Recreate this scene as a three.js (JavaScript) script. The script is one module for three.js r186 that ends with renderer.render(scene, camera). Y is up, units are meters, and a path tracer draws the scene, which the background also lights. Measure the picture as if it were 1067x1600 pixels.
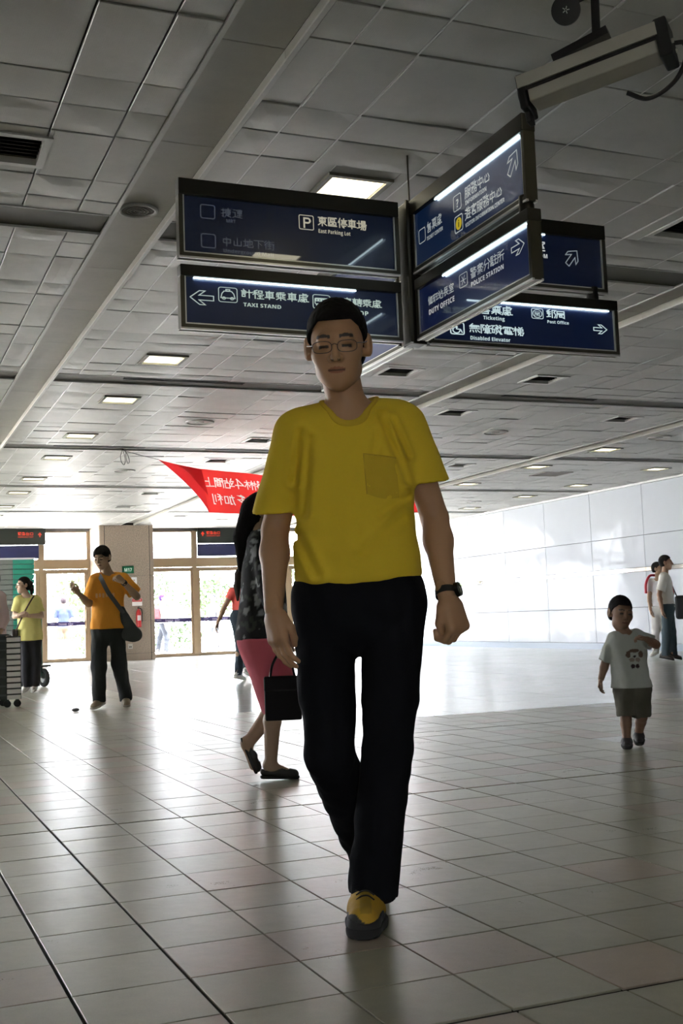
import * as THREE from 'three';
import { ImprovedNoise } from 'three/addons/math/ImprovedNoise.js';
import { mergeGeometries } from 'three/addons/utils/BufferGeometryUtils.js';
import { RoundedBoxGeometry } from 'three/addons/geometries/RoundedBoxGeometry.js';
import { RectAreaLightUniformsLib } from 'three/addons/lights/RectAreaLightUniformsLib.js';

// ---------- camera, sky, exposure ----------
const scene = new THREE.Scene();
const camera = new THREE.PerspectiveCamera(47.903, 1067 / 1600, 0.05, 400);
camera.rotation.order = 'YXZ';
camera.position.set(0, 0.903, 0);
camera.rotation.set(0.0909106, -0.394065, -0.0362189);
camera.updateMatrixWorld(true);
camera.updateProjectionMatrix();
scene.background = new THREE.Color(0.94, 0.975, 1.05);     // hazy bright sky
scene.backgroundIntensity = 17;
const sun = new THREE.DirectionalLight(new THREE.Color(1.0, 0.97, 0.92), 80);   // high sun behind the building: lights the paving outside, not the hall
sun.position.set(3 + 0.16 * 60, 60, -20 + 0.38 * 60); sun.target.position.set(3, 0, -20); sun.castShadow = true;
Object.assign(sun.shadow.camera, { left: -70, right: 70, top: 70, bottom: -70, near: 1, far: 160 }); sun.shadow.mapSize.set(2048, 2048); scene.add(sun, sun.target);
const renderer = new THREE.WebGLRenderer({ antialias: true });
renderer.toneMapping = THREE.LinearToneMapping;
renderer.toneMappingExposure = 1.5;
renderer.shadowMap.enabled = true;
RectAreaLightUniformsLib.init();
const LAMP = 4;            // ceiling luminaires, radiance of the diffuser
const LAMP_COLOR = new THREE.Color(1.0, 0.92, 0.66);

// ---------- room measures (metres; x across, -z into the hall) ----------
const HC = 3.45, ZF = -30.7, XR = 14.8, XL = -7, ZB = 5;
const TILE = 0.3, TX0 = 0.468, TZ0 = -2.97;             // tile lines x = TX0 + i*TILE, z = TZ0 + j*TILE
const STRIP0 = -7.17, BAY = 4.65;                       // dark ceiling strips every BAY along z
const CHAN = [-3.04, 1.61, 6.22, 10.6];                 // raised channels along z

// ---------- helpers ----------
let rs = 12345;
const rnd = () => { rs = (rs * 1664525 + 1013904223) >>> 0; return rs / 4294967296; };
const rr = (a, b) => a + (b - a) * rnd();
const noise = new ImprovedNoise();
const nz = (x, y, z) => noise.noise(x, y, z);
const V = (x, y, z) => new THREE.Vector3(x, y, z);
const taken = new Map();
function numbered(n) { const k = taken.get(n) || 0; taken.set(n, k + 1); return k ? `${n}_${String(k).padStart(3, '0')}` : n; }
function mat(color, roughness = 0.7, extra = {}) {
  const { physical, ...rest } = extra;
  const M = physical ? THREE.MeshPhysicalMaterial : THREE.MeshStandardMaterial;
  return new M({ color: color instanceof THREE.Color ? color : new THREE.Color(color), roughness, side: THREE.DoubleSide, ...rest });
}
const lin = (r, g, b) => new THREE.Color().setRGB(r, g, b);
function mesh(name, geo, m, parent) {
  const o = new THREE.Mesh(geo, m); o.castShadow = o.receiveShadow = true;
  o.name = parent === scene ? numbered(name) : name; parent.add(o); return o;
}
function thing(name, label, category, pos = [0, 0, 0], yaw = 0, group) {
  const o = new THREE.Group(); o.name = numbered(name); scene.add(o); o.position.set(...pos); o.rotation.y = yaw;
  o.userData = { label, category }; if (group) o.userData.group = group; return o;
}
function struct(name) { const o = new THREE.Group(); o.name = name; o.userData = { kind: 'structure' }; scene.add(o); return o; }
function structMesh(name, geo, m) { const o = mesh(name, geo, m, scene); o.name = name; o.userData = { kind: 'structure' }; return o; }
function copyThing(o, pos, label) { const c = o.clone(); c.userData = { ...o.userData }; c.name = numbered(o.name.replace(/_\d{3}$/, '')); c.position.set(...pos); if (label) c.userData.label = label; scene.add(c); return c; }
const box = (x0, x1, y0, y1, z0, z1) => new THREE.BoxGeometry(Math.abs(x1 - x0), Math.abs(y1 - y0), Math.abs(z1 - z0)).translate((x0 + x1) / 2, (y0 + y1) / 2, (z0 + z1) / 2);
const rbox = (w, h, d, x, y, z, r = 0.01, s = 2) => new RoundedBoxGeometry(w, h, d, s, r).translate(x, y, z);
const cyl = (r0, r1, h, x, y, z, n = 20, ax = 'y') => { const g = new THREE.CylinderGeometry(r0, r1, h, n); if (ax === 'x') g.rotateZ(Math.PI / 2); if (ax === 'z') g.rotateX(Math.PI / 2); return g.translate(x, y, z); };
function merge(gs) { return mergeGeometries(gs.map((g) => { const q = g.index ? g.toNonIndexed() : g; for (const k of Object.keys(q.attributes)) if (!['position', 'normal', 'uv'].includes(k)) q.deleteAttribute(k); return q; })); }
function tube(pts, r, n = 40, m = 8) { return new THREE.TubeGeometry(new THREE.CatmullRomCurve3(pts.map((p) => V(...p))), n, r, m, false); }
function bar(a, b, w, h) { // box bar between two points, w across, h tall
  const A = V(...a), B = V(...b), L = A.distanceTo(B); const g = new THREE.BoxGeometry(w, h, L);
  const o = new THREE.Object3D(); o.position.copy(A).lerp(B, 0.5); o.lookAt(B); o.updateMatrix(); return g.applyMatrix4(o.matrix);
}
function tint(g, c) { const n = g.attributes.position.count, a = new Float32Array(n * 3); for (let i = 0; i < n; i++) { a[3 * i] = c[0]; a[3 * i + 1] = c[1]; a[3 * i + 2] = c[2]; } g.setAttribute('color', new THREE.BufferAttribute(a, 3)); return g; }
function mergeTinted(gs) { return mergeGeometries(gs.map((g) => { const q = g.index ? g.toNonIndexed() : g; for (const k of Object.keys(q.attributes)) if (!['position', 'normal', 'uv', 'color'].includes(k)) q.deleteAttribute(k); return q; })); }
function screenArea(pts) { // share of the photograph that a face covers, 0 when outside; used to choose which pieces become parts of their own
  const q = pts.map((p) => p.clone().project(camera)); let cx = 0, cy = 0;
  const c = pts.reduce((s, p) => s.add(p), V(0, 0, 0)).multiplyScalar(1 / pts.length).applyMatrix4(camera.matrixWorldInverse); if (c.z > -0.3) return 0;
  for (const p of q) { cx += p.x / q.length; cy += p.y / q.length; } if (Math.abs(cx) > 1.05 || Math.abs(cy) > 1.05) return 0;
  let a = 0; for (let i = 0; i < q.length; i++) { const b = q[(i + 1) % q.length]; a += q[i].x * b.y - b.x * q[i].y; } return Math.abs(a);
}
// thin bevelled slab lying face up (dir 1) or face down (dir -1); 5 visible faces and chamfers, sag bends the middle
function slab(x0, x1, z0, z1, yFace, t, ch, dir, tilt = [0, 0], sag = 0, n = 1) {
  const P = [], U = []; const cx = (x0 + x1) / 2, cz = (z0 + z1) / 2;
  const Y = (x, z, y) => y + tilt[0] * (x - cx) + tilt[1] * (z - cz);
  const quad = (a, b, c, d) => { const o = dir > 0 ? [a, b, c, a, c, d] : [a, c, b, a, d, c]; for (const p of o) { P.push(p[0], Y(p[0], p[2], p[1]), p[2]); U.push(p[0], p[2]); } };
  const i0 = x0 + ch, i1 = x1 - ch, j0 = z0 + ch, j1 = z1 - ch, lo = yFace - dir * ch, bk = yFace - dir * t;
  const f = (a, b) => { const s = Math.sin(Math.PI * a) * Math.sin(Math.PI * b); return [i0 + (i1 - i0) * a, yFace + dir * sag * s, j0 + (j1 - j0) * b]; };
  for (let a = 0; a < n; a++) for (let b = 0; b < n; b++) quad(f(a / n, (b + 1) / n), f((a + 1) / n, (b + 1) / n), f((a + 1) / n, b / n), f(a / n, b / n));
  quad([x0, lo, z1], [x1, lo, z1], [i1, yFace, j1], [i0, yFace, j1]); quad([x1, lo, z0], [x0, lo, z0], [i0, yFace, j0], [i1, yFace, j0]);
  quad([x0, lo, z0], [x0, lo, z1], [i0, yFace, j1], [i0, yFace, j0]); quad([x1, lo, z1], [x1, lo, z0], [i1, yFace, j0], [i1, yFace, j1]);
  quad([x0, bk, z1], [x1, bk, z1], [x1, lo, z1], [x0, lo, z1]); quad([x1, bk, z0], [x0, bk, z0], [x0, lo, z0], [x1, lo, z0]);
  quad([x0, bk, z0], [x0, bk, z1], [x0, lo, z1], [x0, lo, z0]); quad([x1, bk, z1], [x1, bk, z0], [x1, lo, z0], [x1, lo, z1]);
  const g = new THREE.BufferGeometry(); g.setAttribute('position', new THREE.Float32BufferAttribute(P, 3)); g.setAttribute('uv', new THREE.Float32BufferAttribute(U, 2)); g.computeVertexNormals(); return g;
}
function noiseTexture(size, fn, { srgb = false, repeat = 1 } = {}) {
  const d = new Uint8Array(size * size * 4);
  for (let y = 0; y < size; y++) for (let x = 0; x < size; x++) { const c = fn(x / size, y / size); const o = 4 * (y * size + x); d[o] = c[0] * 255; d[o + 1] = c[1] * 255; d[o + 2] = c[2] * 255; d[o + 3] = 255; }
  const t = new THREE.DataTexture(d, size, size); t.wrapS = t.wrapT = THREE.RepeatWrapping; t.magFilter = THREE.LinearFilter; t.repeat.set(repeat, repeat); if (srgb) t.colorSpace = THREE.SRGBColorSpace; t.needsUpdate = true; return t;
}
const cl = (v, a = 0, b = 1) => Math.min(b, Math.max(a, v));
// noise that wraps over the unit square
const wrapN = (u, v, f, s) => { const a = nz(u * f, v * f, s), b = nz((u - 1) * f, v * f, s), c = nz(u * f, (v - 1) * f, s), e = nz((u - 1) * f, (v - 1) * f, s); return a * (1 - u) * (1 - v) + b * u * (1 - v) + c * (1 - u) * v + e * u * v; };
const speck = (() => { const a = new Float32Array(512 * 512); for (let i = 0; i < a.length; i++) a[i] = rnd(); return (u, v) => a[((v * 512) & 511) * 512 + ((u * 512) & 511)]; })();

// ---------- floor: glazed square tiles with dark joints ----------
const texTile = noiseTexture(512, (u, v) => { const k = cl(0.86 + 0.10 * wrapN(u, v, 6, 1) + 0.07 * wrapN(u, v, 23, 2) + 0.08 * (speck(u, v) - 0.5)); return [k, k, k * 0.985]; }, { repeat: 0.9 });
const texTileR = noiseTexture(512, (u, v) => { const k = cl(0.74 + 0.07 * wrapN(u, v, 7, 5) + 0.06 * wrapN(u, v, 31, 6) + 0.06 * (speck(v, u) - 0.5)); return [k, k, k]; }, { repeat: 0.55 });
const texTileB = noiseTexture(256, (u, v) => { const k = cl(0.5 + 0.3 * wrapN(u, v, 9, 7) + 0.2 * wrapN(u, v, 27, 8)); return [k, k, k]; }, { repeat: 1.3 });
const floor = struct('floor');
const matTile = new THREE.MeshPhysicalMaterial({ vertexColors: true, specularIntensity: 0.5, map: texTile, roughness: 0.40, roughnessMap: texTileR, bumpMap: texTileB, bumpScale: 0.0012 });
const matGrout = mat(lin(0.022, 0.02, 0.016), 0.9);
mesh('grout_bed', box(XL, XR, -0.2, -0.006, ZF, ZB), matGrout, floor);
{
  const list = [];
  const polished = (x, z) => (x > 3.17 && z < -11.07) || (x > 4.06 && z < -9.27);
  for (let i = -26; ; i++) {
    const x = TX0 + i * TILE; if (x >= XR - 0.02) break; if (x < XL - TILE) continue;
    for (let j = 27; ; j--) {
      const z = TZ0 + j * TILE - TILE; if (z + TILE < ZF + 0.02) break;
      if (polished(x + 0.15, z + 0.15) || z > ZB - 0.1) continue;
      const wideX = (i === 8 || i === 0 || i === 1) ? 0.005 : 0.0028, wideX1 = (i === 7 || i === -1 || i === 0) ? 0.005 : 0.0028;
      const wideZ1 = (j === 2 || j === -8 || j === -17) ? 0.011 : 0.0028, wideZ0 = (j === 3 || j === -7 || j === -16) ? 0.011 : 0.0028;
      const x0 = Math.max(x + wideX, XL), x1 = Math.min(x + TILE - wideX1, XR), z0 = Math.max(z + wideZ0, ZF + 0.01), z1 = z + TILE - wideZ1;
      if (x1 - x0 < 0.02 || z1 - z0 < 0.02) continue;
      const white = (i === 14 && j === -12) || (i === 19 && j === -20);
      const pink = rnd() < 0.17 ? 1 : 0, t = rr(0.9, 1.06);
      const c = white ? [0.6, 0.6, 0.58] : pink ? [0.45 * t, 0.375 * t, 0.31 * t] : [0.43 * t, 0.42 * t, 0.335 * t];
      list.push({ x0, x1, z0, z1, c, y: rr(-0.0006, 0.0006), tilt: [rr(-1, 1) * 0.0016, rr(-1, 1) * 0.0016], a: screenArea([V(x0, 0, z0), V(x1, 0, z0), V(x1, 0, z1), V(x0, 0, z1)]) });
    }
  }
  list.sort((p, q) => q.a - p.a);
  const rest = [];
  list.forEach((p, k) => { const g = tint(slab(p.x0, p.x1, p.z0, p.z1, p.y, 0.012, 0.0012, 1, p.tilt), p.c); if (k < 300) mesh('tile', g, matTile, floor); else rest.push(g); });
  mesh('tile_field', mergeTinted(rest), matTile, floor).userData.kind = 'stuff';
  // polished stone field towards the back of the hall
  const matStone = new THREE.MeshPhysicalMaterial({ vertexColors: true, specularIntensity: 0.5, map: texTile, roughness: 0.26, roughnessMap: texTileR, bumpMap: texTileB, bumpScale: 0.0008 });
  const st = [];
  const W = 0.9;
  for (let x = 3.168; x < XR; x += W) for (let z = -9.27; z > ZF; z -= W) {
    const x1 = Math.min(x + W, XR), z0 = Math.max(z - W, ZF + 0.01);
    const xa = x; if (x < 4.0 && z > -11.0) continue;
    const t = rr(0.95, 1.04);
    st.push({ g: tint(slab(xa + 0.001, x1 - 0.001, z0 + 0.001, z - 0.001, rr(-0.0004, 0.0004), 0.012, 0.0008, 1, [rr(-1, 1) * 0.0006, rr(-1, 1) * 0.0006]), [0.60 * t, 0.60 * t, 0.585 * t]), a: screenArea([V(xa, 0, z0), V(x1, 0, z0), V(x1, 0, z), V(xa, 0, z)]) });
  }
  st.sort((p, q) => q.a - p.a);
  st.slice(0, 120).forEach((p) => mesh('stone_slab', p.g, matStone, floor));
  mesh('stone_field', mergeTinted(st.slice(120).map((p) => p.g)), matStone, floor).userData.kind = 'stuff';
}

// ---------- ceiling: metal panels, dark strips, raised channels ----------
const ceiling = struct('ceiling');
const texPanel = noiseTexture(256, (u, v) => { const k = cl(0.90 + 0.10 * wrapN(u, v, 5, 11) + 0.05 * wrapN(u, v, 19, 12) + 0.05 * (speck(u, v) - 0.5)); return [k, k, k]; }, { repeat: 0.8 });
const texPerf = noiseTexture(256, (u, v) => { const a = (u * 64) % 1 - 0.5, b = (v * 64) % 1 - 0.5; const k = a * a + b * b < 0.05 ? 0 : 1; return [k, k, k]; }, { repeat: 1.6 });
const matPanel = new THREE.MeshStandardMaterial({ vertexColors: true, map: texPanel, roughness: 0.45, bumpMap: texPerf, bumpScale: 0.0006, side: THREE.DoubleSide });
const matStrip = mat(lin(0.045, 0.042, 0.022), 0.6);
const matChannel = new THREE.MeshStandardMaterial({ vertexColors: true, map: texPanel, roughness: 0.5, side: THREE.DoubleSide });
const matTee = mat(lin(0.62, 0.62, 0.6), 0.35, { metalness: 0.3 });
const matDark = mat(lin(0.012, 0.012, 0.011), 0.85);
const matTrim = mat(lin(0.46, 0.46, 0.43), 0.45);
mesh('slab', box(XL - 0.2, XR + 0.2, HC + 0.16, HC + 0.4, ZF - 0.2, ZB + 0.2), mat(lin(0.05, 0.05, 0.05), 0.9), ceiling);
const OFFS = [0.19, 0.40, 0.73, 1.35, 1.67, 1.99, 2.66, 2.98, 3.30, 3.92, 4.25, 4.46];
const LIGHTS = [], VENTS = [], ROUND = [];
const HOLE = 0.205;        // half side of an opening
{
  const cz = []; for (let k = -2; k <= 5; k++) cz.push(STRIP0 - BAY * k);       // strip centres
  // fittings, read off the photograph on the ceiling's grid
  const rowZ = []; for (let k = -2; k <= 4; k++) for (const o of [1.04, 3.61]) { const z = STRIP0 - BAY * k - o; if (z > ZF + 1) rowZ.push(z); }
  for (const z of rowZ) { LIGHTS.push([2.67, z]); if (z < -14 && z > -23) LIGHTS.push([11.08, z]); if (z < -16) LIGHTS.push([13.68, z]); if (z > -5) LIGHTS.push([-1.9, z]); }
  const at = (q) => rowZ.reduce((b, z) => Math.abs(z - q) < Math.abs(b - q) ? z : b, 99);
  for (const [x, q] of [[0.7, -6.15], [5.19, -6.15], [5.19, -10.75], [5.19, -12.9], [5.19, -15.4], [5.19, -17.5], [5.19, -22.1], [5.19, -24.7], [6.97, -10.75], [6.97, -12.9], [6.97, -26.7], [9.53, -12.9], [9.53, -17.5]]) VENTS.push([x, at(q)]);
  ROUND.push([3.95, -14.1], [3.97, -18.85], [8.3, -14.15], [11.15, -14.15], [13.0, -23.3], [8.27, -27.8]);
  const holes = [...LIGHTS, ...VENTS];
  const xb = [XL, ...CHAN, XR + 0.35];
  const list = [], strips = [];
  for (let b = 0; b < xb.length - 1; b++) {
    const a = xb[b], e = xb[b + 1], sc = (e - a) / BAY;
    const xs = b === 0 ? OFFS.filter((o) => o > 0.7).map((o) => e - 4.65 + o).filter((x) => x > XL).map((x) => x) : OFFS.map((o) => o < 1.5 ? a + o : o > 3.2 ? e - (4.65 - o) : a + o * sc);
    if (b === 0) { xs.unshift(XL); }
    for (let k = 0; k < cz.length - 1; k++) {
      const zs = OFFS.map((o) => cz[k] - o);
      if (b === 2) for (const x of xs.slice(1, -1)) { // light tee bars show in the long joints of this bay
        let segs = [[Math.max(zs[zs.length - 1], ZF + 0.02), Math.min(zs[0], ZB - 0.05)]];
        for (const [hx, hz] of holes) if (Math.abs(hx - x) < HOLE + 0.01) segs = segs.flatMap(([p, q]) => hz + HOLE < p || hz - HOLE > q ? [[p, q]] : [[p, hz - HOLE - 0.02], [hz + HOLE + 0.02, q]]);
        for (const [p, q] of segs) if (q - p > 0.05) mesh('tee_bar', box(x - 0.0042, x + 0.0042, HC + 0.001, HC + 0.012, p, q), matTee, ceiling);
      }
      for (let i = 0; i < xs.length - 1; i++) for (let j = 0; j < zs.length - 1; j++) {
        let x0 = xs[i] + 0.0045, x1 = Math.min(xs[i + 1] - 0.0045, XR), z1 = zs[j] - 0.004, z0 = Math.max(zs[j + 1] + 0.004, ZF + 0.01);
        if (x1 - x0 < 0.04 || z1 - z0 < 0.04 || z0 > ZB || z1 > ZB) continue;
        const y = HC + rr(-0.002, 0.004), t = rr(0.90, 1.05) * (rnd() < 0.06 ? 1.12 : 1);
        const c = [0.43 * t, 0.425 * t, 0.395 * t];
        const hole = holes.find(([hx, hz]) => hx > x0 - 0.05 && hx < x1 + 0.05 && hz > z0 && hz < z1);
        const put = (p0, p1, q0, q1, hollow) => { if (p1 - p0 < 0.012 || q1 - q0 < 0.012) return; const big = (p1 - p0) > 0.5; list.push({ a: screenArea([V(p0, HC, q0), V(p1, HC, q0), V(p1, HC, q1), V(p0, HC, q1)]), g: () => tint(slab(p0, p1, q0, q1, y, 0.018, 0.003, -1, hollow ? [0, 0] : [rr(-1, 1) * 0.012, rr(-1, 1) * 0.014], hollow ? 0 : rr(0.001, 0.009), 3), c) }); };
        if (hole || holes.some(([hx, hz]) => hx + HOLE > x0 && hx - HOLE < x1 && hz + HOLE > z0 && hz - HOLE < z1)) {
          // frame of panel strips round the opening
          let cells = [[x0, x1, z0, z1]];
          for (const [hx, hz] of holes) { if (!(hx + HOLE > x0 && hx - HOLE < x1 && hz + HOLE > z0 && hz - HOLE < z1)) continue;
            const nx = []; for (const [p0, p1, q0, q1] of cells) { const a0 = Math.max(p0, hx - HOLE), a1 = Math.min(p1, hx + HOLE), b0 = Math.max(q0, hz - HOLE), b1 = Math.min(q1, hz + HOLE); if (a0 >= a1 || b0 >= b1) { nx.push([p0, p1, q0, q1]); continue; } nx.push([p0, a0, q0, q1], [a1, p1, q0, q1], [a0, a1, q0, b0], [a0, a1, b1, q1]); }
            cells = nx; }
          for (const q of cells) put(...q, true);
        } else put(x0, x1, z0, z1, false);
      }
      // dark strip of this bay line, recessed a little
      const s0 = a + (b ? 0.19 : 0), s1 = Math.min(e - 0.19, XR), sz = cz[k];
      if (sz < ZB - 0.3) strips.push([s0, s1, sz]);
    }
  }
  list.sort((p, q) => q.a - p.a);
  const rest = [];
  list.forEach((p, k) => { if (k < 300) mesh('ceiling_panel', p.g(), matPanel, ceiling); else rest.push(p.g()); });
  mesh('panel_field', mergeTinted(rest), matPanel, ceiling).userData.kind = 'stuff';
  for (const [s0, s1, sz] of strips) {
    mesh('dark_strip', box(s0, s1, HC + 0.012, HC + 0.03, sz - 0.19, sz + 0.19), matStrip, ceiling);
    for (const q of [sz - 0.185, sz + 0.185]) mesh('strip_edge', box(s0, s1, HC - 0.004, HC + 0.014, q - 0.006, q + 0.006), matTrim, ceiling);
    for (let x = s0 + rr(0.6, 1.0); x + 1.3 < s1; x += rr(2.0, 2.6)) mesh('slot_diffuser', merge([box(x, x + 1.3, HC + 0.004, HC + 0.012, sz + 0.02, sz + 0.05), box(x, x + 1.3, HC + 0.004, HC + 0.012, sz + 0.08, sz + 0.11)]), matDark, ceiling);
  }
  // raised channels: panelled top, two sides, light edge trims
  for (const c of CHAN) {
    const h = 0.055;
    for (let k = 0, z = -0.1; z > ZF + 0.1; k++) {
      const z0 = Math.max(z - 1.163, ZF + 0.01); const t = rr(0.93, 1.05); const col = [0.41 * t, 0.395 * t, 0.345 * t];
      const parts = [slab(c - 0.17, c + 0.17, z0 + 0.002, z - 0.002, HC + h, 0.01, 0.002, -1), box(c - 0.178, c - 0.17, HC, HC + h, z0 + 0.002, z - 0.002), box(c + 0.17, c + 0.178, HC, HC + h, z0 + 0.002, z - 0.002)];
      mesh('channel_panel', tint(merge(parts), col), matChannel, ceiling); z = z0;
    }
    mesh('channel_panel', tint(box(c - 0.178, c + 0.178, HC + h, HC + h + 0.01, -0.1, ZB), [0.5, 0.48, 0.42]), matChannel, ceiling);
    for (const s of [-1, 1]) mesh('channel_trim', box(c + s * 0.178 - 0.012, c + s * 0.178 + 0.012, HC - 0.008, HC + 0.004, ZF, ZB), matTrim, ceiling);
  }
}

// ---------- right-hand wall: glossy enamelled panels, steel band, skirting ----------
const wallR = struct('wall_right');
mesh('backing', box(XR + 0.03, XR + 0.3, -0.2, HC + 0.4, ZF - 0.2, ZB + 0.2), mat(lin(0.1, 0.1, 0.1), 0.8), wallR);
const texWarp = noiseTexture(512, (u, v) => { const k = cl(0.5 + 0.5 * wrapN(u, v, 3, 21) + 0.12 * wrapN(u, v, 9, 22)); return [k, k, k]; }, { repeat: 1 });
const matEnamel = new THREE.MeshPhysicalMaterial({ color: lin(0.46, 0.485, 0.525), roughness: 0.12, bumpMap: texWarp, bumpScale: 0.03, specularIntensity: 0.3, metalness: 0.0 });
const matSteel = mat(lin(0.75, 0.75, 0.74), 0.08, { metalness: 1 });
const PW = 1.86, PZ0 = -19.47;
{
  const rows = [[0.14, 0.88], [0.885, 1.615], [1.705, 2.36], [2.365, 3.41]];
  let k = 0;
  for (let z = PZ0 + PW * 14; z > ZF - PW; z -= PW) {
    const z1 = Math.min(z, ZB), z0 = Math.max(z - PW, ZF + 0.01); if (z1 - z0 < 0.05) continue;
    for (const [y0, y1] of rows) {
      const g = rbox(0.03, y1 - y0 - 0.004, z1 - z0 - 0.008, XR + 0.015, (y0 + y1) / 2, (z0 + z1) / 2, 0.006, 2);
      const uv = g.attributes.uv, p = g.attributes.position; for (let i = 0; i < uv.count; i++) uv.setXY(i, (p.getZ(i) - z0) * 0.42 + k * 0.37, p.getY(i) * 0.42 + k * 0.21);
      mesh('wall_panel', g, matEnamel, wallR); k++;
    }
    mesh('steel_band', box(XR - 0.002, XR + 0.02, 1.622, 1.698, z0 + 0.004, z1 - 0.004), matSteel, wallR);
  }
  mesh('steel_plate', box(XR - 0.006, XR + 0.01, 0.80, 0.872, -19.45, -17.7), matSteel, wallR);
  mesh('top_trim', box(XR - 0.03, XR + 0.03, 3.412, HC + 0.05, ZF, ZB), mat(lin(0.7, 0.7, 0.69), 0.5), wallR);
}
structMesh('baseboard_right', box(XR - 0.012, XR + 0.03, 0, 0.136, ZF, ZB), mat(lin(0.16, 0.20, 0.25), 0.28));

// ---------- lettering: strokes of the characters on a 16 x 16 grid, one stroke per word, two hex digits per point ----------
const GL = {
  東: '12e2 717f 34c4c93934 37c7 791e 79ee', 區: 'e1111eee 43b3b64643 38787c3c38 98d8dc9c98', 停: '4017 353f a0a2 63f3 75d5d77775 6a69f9fa 7cdc acaf8e',
  車: '22d2 34c4ca3a34 37c7 1cec 707f', 場: '0565 313c 0d6b 71d1d57571 73d3 67f7 976b 89e9dfbf a96f c99f', 計: '3042 0363 1565 1767 19595d1d19 75f5 b1bf',
  程: '6022 0464 313f 3508 3667 81d1d58581 78f8 8bdb 6fff a8af', 乘: 'c122 14e4 717f 444a 1647 1949 a4a9da d6a6 7a1e 7aee', 處: '7072 71c1 23e3d5 232a0f 47c6 757989c9 5a3e 4b8b5f 6caf 9a9d8f 9acacefe',
  公: '5116 a1f6 762dcc a9de', 轉: '0262 14545a1a14 1757 0c6c 303f 72f2 b0b9 84e4e88884 86e6 7afa dadfbe 8c9e', 地: '0565 313c 0d6b 747efefb 75e4e9c9 a1ab',
  下: '02f2 727f 75c9', 街: '3104 4408 262f 53a3 7086 56a6 59a9 878e 5ead c2f2 c6f6 e6efcf', 中: '24d4da2a24 717f', 山: '717d 262dddd6',
  捷: '0464 313f1e 0a68 73f3 75e5e979 67f7 79e9 b0be 8b6f 8cff bbeb', 運: '6362f2f3 84e4e88884 86e6 7bfb b2bd 1242 06464c 0f3dff', 服: '121c0f 12525f4f 1656 1a5a 82e2e686 828f 88e89f 89ef',
  務: '016134 2363 076759 474f2e 470c a075 93e379 95f9 8bebdfbf b97f', 心: '180c 454dddda 7487 b4e9', 遊: '1242 06464c 0f3dff 5060 4383 628 6284 83 826c 64857b a083 92f2 95e5c7 c5cd 89f9',
  客: '7072 2422e2e4 6438 54b42b 67de 4aca 4a4ececa', 售: '5016 444a 44d4 46c6 48c8 4aea 848a 3ccccf3f3c', 票: '11f1 33d3d73733 6167 a1a7 39d9 1bfb 7b7f 4c1e acee',
  警: '1161 2032 5042 1312 24646735 34 2545 a074 92e2 d287 94f7 19f9 3bcb 3dcd 3fcf', 察: '7072 2422e2e4 5337 6498 2666 b497 84d4 95f9 4999 2bdb 7b7f 4d2f adde', 分: '5017 a0f7 37c7bfae 671f',
  駐: '1161 111a 1464 1767 1a6a6f4e 414a 0b0e 2b2e 4b4d a0b2 83f3 88f8 b3be 7efe', 所: '1161 14545818 141b0f e173 737a5f 77f7 c7cf', 值: '4017 353f 63f3 a1a5 85d5dd8d85 88d8 8bdb 656eee',
  班: '0242 0747 0d4c 222d 6169 5a5f 62 8262 92f2 97e7 9dfd c2cd', 站: '3042 0464 164a 5648 0c6c a0a7 a4f4 77e7ef7f77', 長: '4149 41d1 44c4 46c6 09f9 494f8d 79ef c9ab',
  室: '7072 2422e2e4 35c5 5548b8 a6c9 797f 2bdb 1fef', 洗: '1033 0436 0f39 9075 74e4 b1b8 68f8 988b6f b8beffec', 郵: '5012 0464 313d 1868 164a 464a 0e6d 9191 91f1c5f9df 919f', 局: '12d2d626 121a0f 38d8dfbe 5a9a9d5d5a',
  無: '5014 23e3 4348 7378 a3a8 15f5 18f8 2b1e 5b6e 9bae cbfe', 障: '111f 115134594a 1 a0a1 72f2 8395 d3b5 66f6 78d8dc7c78 7ada 6efe acaf', 礙: '0151 3107 17474d1d17 8082 70a2 75a5 6494 667a 86a9 c0e1c3 b4f4e6 d4d9 7bab 8c6f d9 bbdf caff',
  電: '22d2 1513f3f5 727a 4559 4757 a5b5 a7b7 39d9dd3d39 3bdb 79 7f 797eeefd', 梯: '0464 313f 3508 3667 8192 d1b2 74e4e77 7 77e7 747a fa 7afadfbe a4af a97e', 緊: '1171 11171777 3157 1474 81e1b4f7 92e7 5836 3969 6839 6b 2bcb 7b7f 4c2e acde',
  急: '6013 52a284 24c4 24c4cb 38c8 2bcb 1c0e 4c4ebecc 7b8d adec', 出: '717d 232727 272 23287 2 24287 2428d8d4 181 dd8 191eeee9', 口: '23d3dd2d23',
  樹: '0444 212f 2408 2548 6191 8085 5585 5797 57 5b9b97 6d8d 5f9e b5f5 e1ef ce a8b9', 林: '0464 313f 3408 3568 84f4 b1bf b47b b5fb', 4: 'b0b0 a01aea a0af', 間: '111f 1161666616 1464 91e1ef 9166 91966 96e6 94e4 58b8bd5d58 5abb', 上: '717e 77d7 0eff', 多: '7023 61a134 5365 7637 97c72f 578a', 加: '0464 311d0f 6364 646e4e 93e3ed9d93', 利: '6022 0464 313f 3508 3669 a2ab e1efcf',
};
function drawGlyph(g, ch, x, y, s, w) { // top-left corner x, y; size s; pen width w
  const d = GL[ch]; if (!d) return; g.lineWidth = w; g.lineCap = 'square'; g.lineJoin = 'miter';
  for (const st of d.split(' ')) { if (st.length < 4) continue; g.beginPath(); for (let i = 0; i + 1 < st.length; i += 2) { const px = x + (parseInt(st[i], 16) + 0.5) / 16 * s, py = y + (parseInt(st[i + 1], 16) + 0.5) / 16 * s; i ? g.lineTo(px, py) : g.moveTo(px, py); } g.stroke(); }
}
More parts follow.
